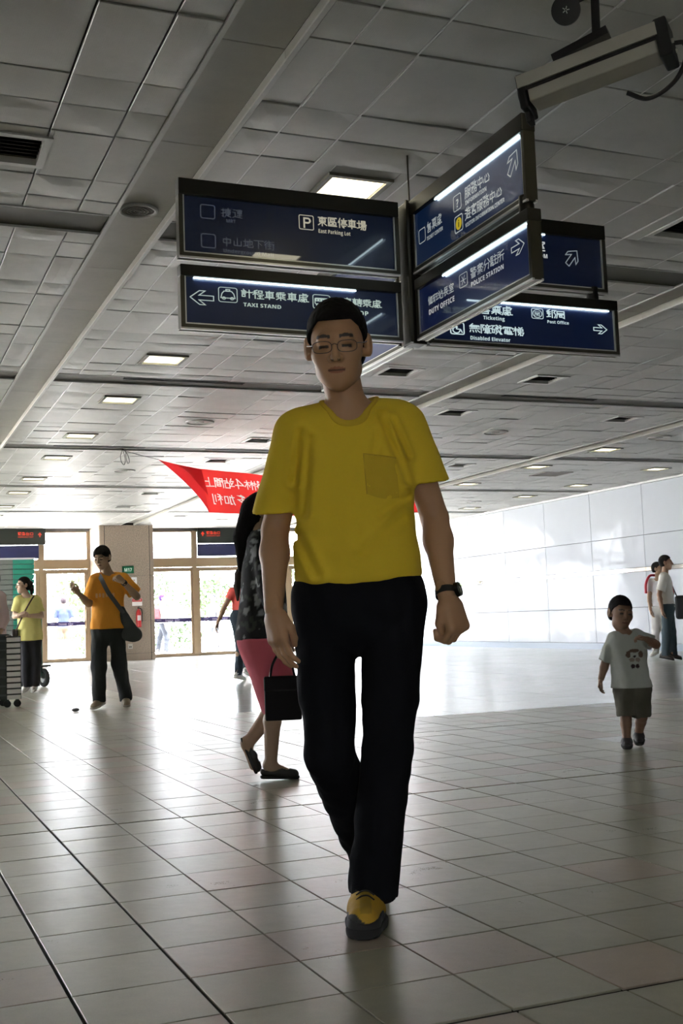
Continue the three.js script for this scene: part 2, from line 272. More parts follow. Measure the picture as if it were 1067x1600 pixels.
function drawText(g, t, x, y, s, gap = 1.12, w = s * 0.085) { for (const ch of t) { drawGlyph(g, ch, x, y, s, w); x += s * gap; } return x; }
function latin(g, t, x, y, px, font = 'bold', fit) { g.font = `${font} ${px}px sans-serif`; g.textBaseline = 'top'; if (fit) { g.save(); g.translate(x, y); g.scale(fit / g.measureText(t).width, 1); g.fillText(t, 0, 0); g.restore(); } else g.fillText(t, x, y); }
function canvasTex(w, h, draw) { const c = document.createElement('canvas'); c.width = w; c.height = h; const g = c.getContext('2d'); draw(g, w, h); const t = new THREE.CanvasTexture(c); t.colorSpace = THREE.SRGBColorSpace; return t; }
function rr_(g, x, y, w, h, r) { g.beginPath(); g.roundRect(x, y, w, h, r); g.stroke(); }
function arrowShape(g, x, y, s, ang, w) { g.save(); g.translate(x, y); g.rotate(ang); g.lineWidth = w; g.beginPath(); const p = [[-0.5, -0.13], [0.12, -0.13], [-0.14, -0.38], [0.1, -0.38], [0.5, 0], [0.1, 0.38], [-0.14, 0.38], [0.12, 0.13], [-0.5, 0.13]]; p.forEach(([a, b], i) => i ? g.lineTo(a * s, b * s) : g.moveTo(a * s, b * s)); g.closePath(); g.stroke(); g.restore(); }
const WHITE = '#eef4f2';
// ---------- far end: glazed front with doors ----------
const matFrame = mat(lin(0.33, 0.24, 0.145), 0.42, { metalness: 0.25 });
const matFrameDark = mat(lin(0.10, 0.085, 0.06), 0.5);
const matGlass = new THREE.MeshPhysicalMaterial({ color: 0xffffff, roughness: 0.0, transmission: 1, thickness: 0, ior: 1.5, side: THREE.DoubleSide });
const matPale = mat(lin(0.72, 0.68, 0.66), 0.5);
const front = struct('wall_back');
mesh('header', box(XL, XR + 0.2, 3.405, HC + 0.2, ZF - 0.2, ZF + 0.02), mat(lin(0.16, 0.15, 0.13), 0.6), front);
mesh('threshold', box(XL, XR, -0.01, 0.012, ZF - 0.16, ZF + 0.05), matFrameDark, front);
const texBandWide = canvasTex(512, 48, (g, w, h) => { g.fillStyle = '#3b2f63'; g.fillRect(0, 0, w, h); g.fillStyle = '#c9c2dd'; latin(g, 'THANK  YOU', 150, 8, 34, 'bold'); g.fillRect(40, 18, 60, 4); });
const matBand = new THREE.MeshStandardMaterial({ map: texBandWide, roughness: 0.5 });
const posts = [-5.4, -3.9, -1.0, 0.25, 1.5, 2.85, 4.245, 5.5, 7.08, 8.34, 9.75, 11.02, 12.3, 13.55, 14.74];
let nWin = 0, nDoor = 0;
for (let i = 0; i < posts.length; i++) mesh('post', box(posts[i] - 0.055, posts[i] + 0.055, 0, 3.41, ZF - 0.1, ZF + 0.06), matFrame, front);
const bays = [[XL, -5.4], ...posts.slice(0, -1).map((p, i) => [p, posts[i + 1]])].filter(([a, b]) => !(a === -3.9) && !(a === 5.5));
for (const [a, b] of bays) {
  const x0 = a + 0.055, x1 = b - 0.055, isDoor = a !== 7.08 && a !== XL;
  const w = struct(isDoor ? `door_${++nDoor}` : `window_${++nWin}`);
  mesh('transom_bar', box(x0, x1, 2.42, 2.67, ZF - 0.1, ZF + 0.07), matFrame, w);
  mesh('transom_groove', box(x0, x1, 2.396, 2.408, ZF + 0.02, ZF + 0.066), matFrameDark, w);
  mesh('transom_pane', box(x0, x1, 2.67, 3.405, ZF - 0.02, ZF - 0.012), matGlass, w);
  mesh('transom_frame', merge([box(x0, x1, 3.375, 3.405, ZF - 0.05, ZF + 0.04), box(x0, x0 + 0.025, 2.67, 3.4, ZF - 0.05, ZF + 0.04), box(x1 - 0.025, x1, 2.67, 3.4, ZF - 0.05, ZF + 0.04)]), matFrame, w);
  const fr = isDoor ? 0.09 : 0.06;
  mesh('leaf_frame', merge([box(x0, x0 + fr, 0.01, 2.395, ZF - 0.04, ZF + 0.03), box(x1 - fr, x1, 0.01, 2.395, ZF - 0.04, ZF + 0.03), box(x0 + fr, x1 - fr, 2.30, 2.395, ZF - 0.04, ZF + 0.03), box(x0 + fr, x1 - fr, 0.01, 0.09, ZF - 0.04, ZF + 0.03)]), matFrame, w);
  mesh('pane', box(x0 + fr, x1 - fr, 0.09, 2.30, ZF - 0.008, ZF), matGlass, w);
  mesh('sticker_band', new THREE.PlaneGeometry(x1 - x0 - 2 * fr, 0.105).translate((x0 + x1) / 2, 0.985, ZF + 0.003), matBand, w);
  if (isDoor) mesh('push_handle', merge([cyl(0.014, 0.014, 0.5, x1 - fr + 0.03, 1.1, ZF + 0.08, 10), cyl(0.01, 0.01, 0.06, x1 - fr + 0.03, 0.9, ZF + 0.05, 8, 'z'), cyl(0.01, 0.01, 0.06, x1 - fr + 0.03, 1.3, ZF + 0.05, 8, 'z')]), matFrame, w);
}
mesh('side_panel', box(5.53, 5.72, 0, 3.41, ZF - 0.05, ZF + 0.04), matPale, front);
mesh('side_panel', box(6.75, 7.05, 0, 3.41, ZF - 0.05, ZF + 0.04), matPale, front);
mesh('side_panel', box(-3.9, -1.0, 0, 3.41, ZF - 0.05, ZF + 0.04), matPale, front);
// granite-clad pillars
const texGranite = noiseTexture(512, (u, v) => { const s = speck(u, v), q = 0.5 + 0.5 * wrapN(u, v, 40, 31); const k = cl(0.44 + 0.26 * q + 0.26 * (s - 0.5) + (s > 0.93 ? -0.2 : 0)); return [cl(k * 1.08), cl(k * 0.97), cl(k * 0.86)]; }, { repeat: 1.2, srgb: true });
const matGranite = new THREE.MeshStandardMaterial({ map: texGranite, roughness: 0.42 });
for (const cx of [6.2, -3.1]) {
  const p = struct(cx > 0 ? 'trim_1' : 'trim_2');
  const ZP = -29.3;
  mesh('core', box(cx - 0.66, cx + 0.66, 0, HC + 0.1, ZF + 0.1, ZP - 0.03), mat(lin(0.05, 0.05, 0.05), 0.9), p);
  for (const [y0, y1] of [[0, 0.17], [0.176, 1.0], [1.004, 2.148], [2.152, HC]]) {
    mesh('granite_slab', rbox(1.13, y1 - y0, 0.03, cx + 0.015, (y0 + y1) / 2, ZP - 0.015, 0.004), matGranite, p);
    mesh('granite_slab', rbox(0.12, y1 - y0, 0.03, cx - 0.622, (y0 + y1) / 2, ZP - 0.02, 0.02, 3), matGranite, p);
    mesh('granite_slab', rbox(0.10, y1 - y0, 0.03, cx + 0.645, (y0 + y1) / 2, ZP - 0.02, 0.02, 3), matGranite, p);
    for (const s of [-1, 1]) mesh('granite_slab', rbox(0.03, y1 - y0, 1.33, cx + s * 0.68, (y0 + y1) / 2, ZP - 0.7, 0.004), matGranite, p);
  }
}
// remaining shell of the hall
structMesh('wall_front', merge([box(XL - 0.2, -2.5, -0.2, HC + 0.4, ZB, ZB + 0.2), box(-1.0, XR + 0.3, -0.2, HC + 0.4, ZB, ZB + 0.2), box(-2.5, -1.0, 2.3, HC + 0.4, ZB, ZB + 0.2), box(-2.5, -1.0, -0.2, 0.02, ZB, ZB + 0.2)]), mat(lin(0.35, 0.34, 0.31), 0.6));
{ const d = struct('door_20'); // glazed door in the wall behind the camera
  for (const [a, b] of [[-2.5, -1.75], [-1.75, -1.0]]) { mesh('leaf_frame', merge([box(a, a + 0.07, 0.02, 2.3, ZB + 0.05, ZB + 0.13), box(b - 0.07, b, 0.02, 2.3, ZB + 0.05, ZB + 0.13), box(a + 0.07, b - 0.07, 2.22, 2.3, ZB + 0.05, ZB + 0.13), box(a + 0.07, b - 0.07, 0.02, 0.12, ZB + 0.05, ZB + 0.13)]), matFrame, d); mesh('pane', box(a + 0.07, b - 0.07, 0.12, 2.22, ZB + 0.085, ZB + 0.093), matGlass, d); } }
structMesh('pavement_behind', box(XL - 0.2, 30, -0.3, -0.03, ZB + 0.2, 40), mat(lin(0.035, 0.035, 0.035), 0.9));
structMesh('wall_left', merge([box(XL - 0.2, XL, -0.2, 0.06, ZF, ZB), box(XL - 0.2, XL, 2.95, HC + 0.4, ZF, ZB), box(XL - 0.2, XL, 0, 3, ZF, -27.5), box(XL - 0.2, XL, 0, 3, -15.125, ZB)]), mat(lin(0.45, 0.44, 0.41), 0.6));
{ // glazed side entrance beside the camera's hall half (out of frame): lights the ceiling from that side
  const w = struct('window_9');
  for (let z = -27.5; z <= -15.12; z += 1.375) mesh('post', box(XL - 0.12, XL - 0.02, 0.06, 2.95, z - 0.05, z + 0.05), matFrame, w);
  for (let z = -27.5; z < -15.2; z += 1.375) mesh('pane', box(XL - 0.075, XL - 0.067, 0.06, 2.95, z + 0.05, z + 1.325), matGlass, w);
}
// outdoors: paving, hedge, trees
structMesh('pavement', box(-60, 60, -0.3, -0.03, ZF - 60, ZF - 0.2), mat(lin(0.62, 0.61, 0.58), 0.8));
structMesh('pavement_side', box(-60, XL - 0.2, -0.3, -0.03, ZF - 0.2, 30), mat(lin(0.62, 0.61, 0.58), 0.8));
const leafM = [lin(0.03, 0.062, 0.016), lin(0.042, 0.075, 0.022), lin(0.024, 0.05, 0.014)].map((c) => mat(c, 0.8));
function leafBall(cx, cy, cz, rx, ry, rz, n, s) {
  const P = []; for (let i = 0; i < n; i++) { const a = rr(0, 6.283), b = Math.acos(rr(-1, 1)), q = Math.pow(rnd(), 0.4); const x = cx + rx * q * Math.sin(b) * Math.cos(a), y = cy + ry * q * Math.cos(b), z = cz + rz * q * Math.sin(b) * Math.sin(a);
    const u = V(rr(-1, 1), rr(-1, 1), rr(-1, 1)).normalize().multiplyScalar(s * rr(0.6, 1.2)), w = V(rr(-1, 1), rr(-1, 1), rr(-1, 1)).normalize().multiplyScalar(s * 0.5);
    P.push(x - u.x, y - u.y, z - u.z, x + w.x, y + w.y, z + w.z, x + u.x, y + u.y, z + u.z, x - u.x, y - u.y, z - u.z, x + u.x, y + u.y, z + u.z, x - w.x, y - w.y, z - w.z); }
  const g = new THREE.BufferGeometry(); g.setAttribute('position', new THREE.Float32BufferAttribute(P, 3)); g.computeVertexNormals(); return g;
}
[[4.6, -46, 0.9], [7.4, -42, 0.9], [10.6, -47, 1.0], [12.0, -42, 0.8], [15.2, -43, 1.1], [18.5, -44, 1.3], [24, -43, 1.2]].forEach(([x, z, s], i) => {
  const t = thing('tree', ['slim street tree outside beyond the door beside the granite pillar', 'low leafy tree outside behind the walker with the red backpack', 'bushy tree outside beyond the glass under the second exit sign', 'spreading tree outside behind the woman in the floral top', 'round tree outside beyond the corner of the glazed front', 'broad tree outside past the end of the white panelled wall', 'far street tree outside the building past the white wall'][i], 'tree', [x, -0.03, z]);
  mesh('trunk', cyl(0.06 * s, 0.11 * s, 2.2 * s, 0, 1.1 * s, 0, 10), mat(lin(0.2, 0.15, 0.1), 0.9), t);
  mesh('foliage', leafBall(0, 2.3 * s, 0, 1.5 * s, 1.1 * s, 1.2 * s, 900, 0.12), leafM[i % 3], t).userData.kind = 'stuff';
});
[[6.6, -36.5, 1.5], [9.0, -35.5, 2.0], [12.4, -36, 2.4], [15.6, -36, 2.2]].forEach(([x, z, w], i) => {
  const t = thing('shrub', ['low green shrub outside in front of the granite pillar line', 'green shrub outside behind the red-topped walker', 'wide green shrub outside by the middle doors', 'green shrub outside by the last door before the white wall'][i], 'shrub', [x, -0.03, z]);
  mesh('foliage', leafBall(0, 0.55, 0, w * 0.5, 0.55, 0.5, 700, 0.08), leafM[(i + 1) % 3], t).userData.kind = 'stuff';
  mesh('stem', cyl(0.02, 0.03, 0.5, 0, 0.25, 0, 8), mat(lin(0.2, 0.15, 0.1), 0.9), t);
});

// ---------- exit signs and blue fascias over the doors ----------
function exitSign(x0, x1, arrowLeft, label, group) {
  const W = x1 - x0, t = thing('exit_sign', label, 'sign', [(x0 + x1) / 2, 3.27, ZF + 0.11], 0);
  mesh('housing', rbox(W, 0.43, 0.1, 0, 0, 0, 0.008), mat(lin(0.05, 0.055, 0.045), 0.5), t);
  const pxm = 400;
  const tex = canvasTex(Math.round(W * pxm), Math.round(0.4 * pxm), (g, w, h) => {
    g.fillStyle = '#000'; g.fillRect(0, 0, w, h); g.strokeStyle = g.fillStyle = '#ff4326';
    const s = 36, tx = arrowLeft ? 98 : w - 98 - 4 * s * 1.12 - 20; drawText(g, '緊急出口', tx, 34, s, 1.12, 5); latin(g, 'EMERGENCY EXIT', tx, 76, 17, 'bold', 4 * s * 1.08);
    const ax = arrowLeft ? 56 : w - 58; g.fillRect(ax - 6, 48, 12, 40); g.beginPath(); g.moveTo(ax - 20, 62); g.lineTo(ax, 36); g.lineTo(ax + 20, 62); g.lineTo(ax + 13, 70); g.lineTo(ax, 54); g.lineTo(ax - 13, 70); g.fill();
  });
  const m = new THREE.MeshStandardMaterial({ color: lin(0.02, 0.024, 0.018), roughness: 0.35, emissive: 0xffffff, emissiveMap: tex, emissiveIntensity: 0.7 });
  mesh('lettering_face', new THREE.PlaneGeometry(W, 0.4).translate(0, 0, 0.052), m, t);
  return t;
}
exitSign(2.75, 4.35, false, 'black exit sign with red letters above the green kiosk');
exitSign(8.42, 10.1, true, 'black exit sign with red letters behind the woman in the floral top');
const matFascia = mat(lin(0.018, 0.02, 0.07), 0.35);
for (const [x0, x1, l] of [[2.75, 4.18, 'dark blue fascia board under the exit sign above the green kiosk'], [8.42, 10.1, 'dark blue fascia board under the exit sign behind the woman']]) {
  const o = mesh('fascia_board', rbox(x1 - x0, 0.335, 0.05, (x0 + x1) / 2, 2.872, ZF + 0.1, 0.006), matFascia, scene); o.userData = { label: l, category: 'board' };
}
// ---------- on the pillar ----------
{
  const ZP = -29.3;
  let t = thing('number_plate', 'green M17 plate on the granite pillar', 'sign', [6.22, 2.305, ZP + 0.012]);
  mesh('plate', rbox(0.3, 0.19, 0.016, 0, 0, 0, 0.004), mat(lin(0.01, 0.13, 0.07), 0.4), t);
  mesh('lettering', new THREE.PlaneGeometry(0.28, 0.17).translate(0, 0, 0.0095), new THREE.MeshStandardMaterial({ roughness: 0.4, map: canvasTex(280, 170, (g, w, h) => { g.fillStyle = '#0d6a45'; g.fillRect(0, 0, w, h); g.fillStyle = '#e8f2ea'; latin(g, 'M17', 38, 20, 120, 'bold', 205); }) }), t);
  t = thing('fire_extinguisher', 'red fire extinguisher hung on the granite pillar', 'extinguisher', [6.455, 0.83, ZP + 0.085]);
  mesh('cylinder', new THREE.LatheGeometry([[0, 0], [0.062, 0], [0.068, 0.02], [0.068, 0.36], [0.055, 0.42], [0.022, 0.45], [0.02, 0.47], [0, 0.47]].map(([a, b]) => new THREE.Vector2(a, b)), 24), mat(lin(0.5, 0.02, 0.02), 0.3), t);
  mesh('paper_label', new THREE.CylinderGeometry(0.0687, 0.0687, 0.13, 20, 1, true, -0.7, 1.4).translate(0, 0.24, 0), mat(lin(0.7, 0.62, 0.6), 0.6), t);
  mesh('valve', merge([cyl(0.018, 0.02, 0.05, 0, 0.49, 0, 12), bar([0, 0.515, -0.02], [0.0, 0.535, 0.1], 0.018, 0.008), bar([0, 0.5, 0], [0, 0.49, 0.09], 0.018, 0.008)]), mat(lin(0.06, 0.06, 0.06), 0.4, { metalness: 0.6 }), t);
  mesh('hose', tube([[0.02, 0.49, 0], [0.075, 0.46, 0.02], [0.085, 0.3, 0.03], [0.08, 0.14, 0.03]], 0.009, 24), mat(lin(0.02, 0.02, 0.02), 0.6), t);
  mesh('hanger', box(-0.02, 0.02, 0.4, 0.47, -0.085, -0.05), mat(lin(0.3, 0.3, 0.3), 0.4, { metalness: 0.8 }), t);
  t = thing('extinguisher_notice', 'red and white notice above the fire extinguisher', 'sign', [6.44, 1.475, ZP + 0.004]);
  mesh('plate', rbox(0.26, 0.19, 0.006, 0, 0, 0, 0.002), mat(lin(0.75, 0.73, 0.7), 0.5), t);
  mesh('print', new THREE.PlaneGeometry(0.25, 0.18).translate(0, 0, 0.0035), new THREE.MeshStandardMaterial({ roughness: 0.5, map: canvasTex(250, 180, (g, w, h) => { g.fillStyle = '#e6dfdb'; g.fillRect(0, 0, w, h); g.fillStyle = '#c93a3a'; g.fillRect(0, 0, w, 82); g.fillStyle = '#f0d6d2'; for (let i = 0; i < 4; i++) { g.fillRect(24 + i * 54, 26, 34, 6); g.fillRect(24 + i * 54, 44, 34, 6); g.fillRect(38 + i * 54, 18, 6, 46); } }) }), t);
  t = thing('paper_notice', 'small white paper sheet on the granite pillar below the M17 plate', 'paper', [6.375, 2.0, ZP + 0.002]);
  mesh('sheet', box(-0.07, 0.07, -0.11, 0.11, -0.001, 0.001), mat(lin(0.7, 0.67, 0.66), 0.7), t);
  mesh('print', box(-0.015, 0.015, 0.02, 0.05, 0.001, 0.0014), mat(lin(0.35, 0.1, 0.1), 0.7), t);
  t = thing('power_outlet', 'metal floor-height outlet plate low on the granite pillar', 'outlet', [6.245, 0.36, ZP + 0.005]);
  mesh('plate', rbox(0.12, 0.13, 0.01, 0, 0, 0, 0.003), mat(lin(0.5, 0.47, 0.42), 0.35, { metalness: 0.5 }), t);
  mesh('socket', merge([box(-0.03, -0.005, -0.03, 0.0, 0.004, 0.007), box(0.005, 0.03, -0.03, 0.0, 0.004, 0.007)]), matDark, t);
}
// ---------- ceiling fittings ----------
{
  const matDiff = new THREE.MeshStandardMaterial({ color: lin(0.8, 0.8, 0.75), roughness: 0.4, emissive: LAMP_COLOR, emissiveIntensity: 1.5 });
  const matLampFrame = mat(lin(0.12, 0.115, 0.08), 0.5);
  const l0 = thing('ceiling_light', 'square recessed ceiling light, lit, in a dark frame', 'light', [0, 0, 0], 0, 'recessed square ceiling lights');
  scene.remove(l0); taken.delete('ceiling_light');
  mesh('frame', merge([box(-0.31, 0.31, -0.022, 0.03, 0.26, 0.31), box(-0.31, 0.31, -0.022, 0.03, -0.31, -0.26), box(-0.31, -0.26, -0.022, 0.03, -0.26, 0.26), box(0.26, 0.31, -0.022, 0.03, -0.26, 0.26)]), matLampFrame, l0);
  mesh('housing', merge([box(-0.28, 0.28, 0.05, 0.06, -0.28, 0.28)]), matLampFrame, l0);
  mesh('diffuser', box(-0.26, 0.26, 0.002, 0.008, -0.26, 0.26), matDiff, l0);
  l0.scale.setScalar(0.66);
  const ORD = ['first', 'second', 'third', 'fourth', 'fifth', 'sixth', 'seventh', 'eighth', 'ninth', 'tenth', 'eleventh', 'twelfth', 'thirteenth', 'fourteenth'];
  const rowsBy = {}; LIGHTS.forEach(([x, z]) => (rowsBy[x] ??= []).push(z)); for (const k in rowsBy) rowsBy[k].sort((p, q) => p - q);
  LIGHTS.forEach(([x, z]) => {
    const n = ORD[rowsBy[x].indexOf(z)], row = x < 0 ? 'the row on the side entrance side' : x < 5 ? 'the row passing behind the hanging signs' : x < 12 ? 'the row past the third raised channel' : 'the row nearest the white wall';
    const o = l0.clone(); o.name = numbered('ceiling_light'); o.position.set(x, HC, z);
    o.userData = { label: `lit square ceiling light, ${n} from the doors in ${row}`, category: 'light', group: 'recessed square ceiling lights' };
    if (x > 0 && Math.abs(z + 6.13) < 0.2) o.userData.label = 'bright square ceiling light showing just above the hanging sign cross';
    scene.add(o);
    const L = new THREE.RectAreaLight(LAMP_COLOR, LAMP, 0.34, 0.34); L.position.set(x, HC - 0.003, z); L.rotation.x = -Math.PI / 2; L.name = 'lamp_light'; scene.add(L);
  });
  const v0 = new THREE.Group();
  mesh('frame', merge([box(-0.31, 0.31, -0.008, 0.03, 0.25, 0.31), box(-0.31, 0.31, -0.008, 0.03, -0.31, -0.25), box(-0.31, -0.25, -0.008, 0.03, -0.25, 0.25), box(0.25, 0.31, -0.008, 0.03, -0.25, 0.25)]), mat(lin(0.5, 0.5, 0.47), 0.4), v0);
  mesh('duct', merge([box(-0.26, 0.26, 0.11, 0.12, -0.26, 0.26), box(-0.27, -0.255, 0, 0.12, -0.26, 0.26), box(0.255, 0.27, 0, 0.12, -0.26, 0.26), box(-0.26, 0.26, 0, 0.12, 0.255, 0.27), box(-0.26, 0.26, 0, 0.12, -0.27, -0.255)]), matDark, v0);
  v0.scale.set(0.68, 1, 0.68);
  const slatG = bar([-0.25, 0, 0], [0.25, 0, 0], 0.045, 0.004); slatG.rotateX(0.7);
  for (let i = -3; i <= 3; i++) { const s = mesh('slat', slatG, mat(lin(0.05, 0.05, 0.045), 0.6), v0); s.position.set(0, 0.035, i * 0.07); }
  const ventLabel = { '0.7': ['lone square ceiling vent beside the raised channel that holds the round speaker'], '9.53': ['square ceiling vent before the third raised channel, the one nearer the hanging signs', 'square ceiling vent before the third raised channel, the one nearer the doors'], '6.97': ['square ceiling vent past the second raised channel, nearest the hanging signs', 'square ceiling vent past the second raised channel, second from the hanging signs', 'square ceiling vent past the second raised channel, nearest the doors'] };
  const seenVent = {};
  VENTS.forEach(([x, z]) => { const o = v0.clone(); o.name = numbered('air_vent'); o.position.set(x, HC, z); const k = seenVent[x] = (seenVent[x] ?? -1) + 1;
    const own = ['square ceiling vent opposite the edge-on arm of the hanging signs', 'square dark vent under the hanging signs, first past them before the second channel', 'square dark vent before the second channel, second past the hanging signs', 'square dark vent before the second channel, third past the hanging signs', 'square dark vent above the red banner', 'square dark vent past the red banner, first beyond it', 'square dark vent past the red banner, second beyond it'];
    o.userData = { label: (ventLabel[x] || own)[k], category: 'vent', group: 'square ceiling air vents' }; scene.add(o); });
  const s0 = new THREE.Group();
  s0.scale.setScalar(1.0);
  mesh('ring', new THREE.TorusGeometry(0.17, 0.016, 8, 28).rotateX(Math.PI / 2).translate(0, -0.004, 0), matTrim, s0);
  mesh('cover', new THREE.CircleGeometry(0.165, 28).rotateX(Math.PI / 2).translate(0, -0.006, 0), mat(lin(0.6, 0.6, 0.58), 0.5), s0);
  mesh('hub', cyl(0.06, 0.05, 0.01, 0, -0.01, 0, 20), mat(lin(0.4, 0.4, 0.38), 0.5), s0);
  const discLabel = ['pale round ceiling disc before the strip that holds the banner rope', 'pale round ceiling disc past the banner rope', 'pale round ceiling disc between the second and third raised channels', 'pale round ceiling disc past the third raised channel', 'pale round ceiling disc nearest the white panelled wall', 'pale round ceiling disc nearest the glass doors'];
  ROUND.forEach(([x, z], i) => { const o = s0.clone(); o.name = numbered('round_diffuser'); o.position.set(x, HC, z); o.userData = { label: discLabel[i], category: 'diffuser', group: 'round ceiling discs' }; scene.add(o); });
  const sp = thing('ceiling_speaker', 'round grilled speaker set in the raised ceiling channel near the hanging signs', 'speaker', [1.59, HC + 0.055, -6.98]);
  mesh('ring', new THREE.TorusGeometry(0.115, 0.014, 8, 32).rotateX(Math.PI / 2).translate(0, -0.006, 0), matTrim, sp);
  mesh('grille', new THREE.CircleGeometry(0.11, 32).rotateX(Math.PI / 2).translate(0, -0.008, 0), mat(lin(0.16, 0.15, 0.13), 0.6), sp);
  for (let i = 1; i < 5; i++) mesh('grille_ring', new THREE.TorusGeometry(0.022 * i, 0.003, 6, 28).rotateX(Math.PI / 2).translate(0, -0.011, 0), mat(lin(0.22, 0.21, 0.19), 0.5), sp);
  const gr = thing('return_grille', 'brown square ceiling grille beside a lit lamp near the white wall', 'grille', [11.95, HC, -18.4]);
  mesh('frame', merge([box(-0.3, 0.3, -0.012, 0.0, 0.26, 0.3), box(-0.3, 0.3, -0.012, 0.0, -0.3, -0.26), box(-0.3, -0.26, -0.012, 0, -0.26, 0.26), box(0.26, 0.3, -0.012, 0, -0.26, 0.26)]), mat(lin(0.2, 0.17, 0.14), 0.6), gr);
  for (let i = -5; i <= 5; i++) mesh('slat', box(-0.26, 0.26, -0.01, -0.002, i * 0.046 - 0.014, i * 0.046 + 0.014), mat(lin(0.15, 0.12, 0.1), 0.6), gr);
}

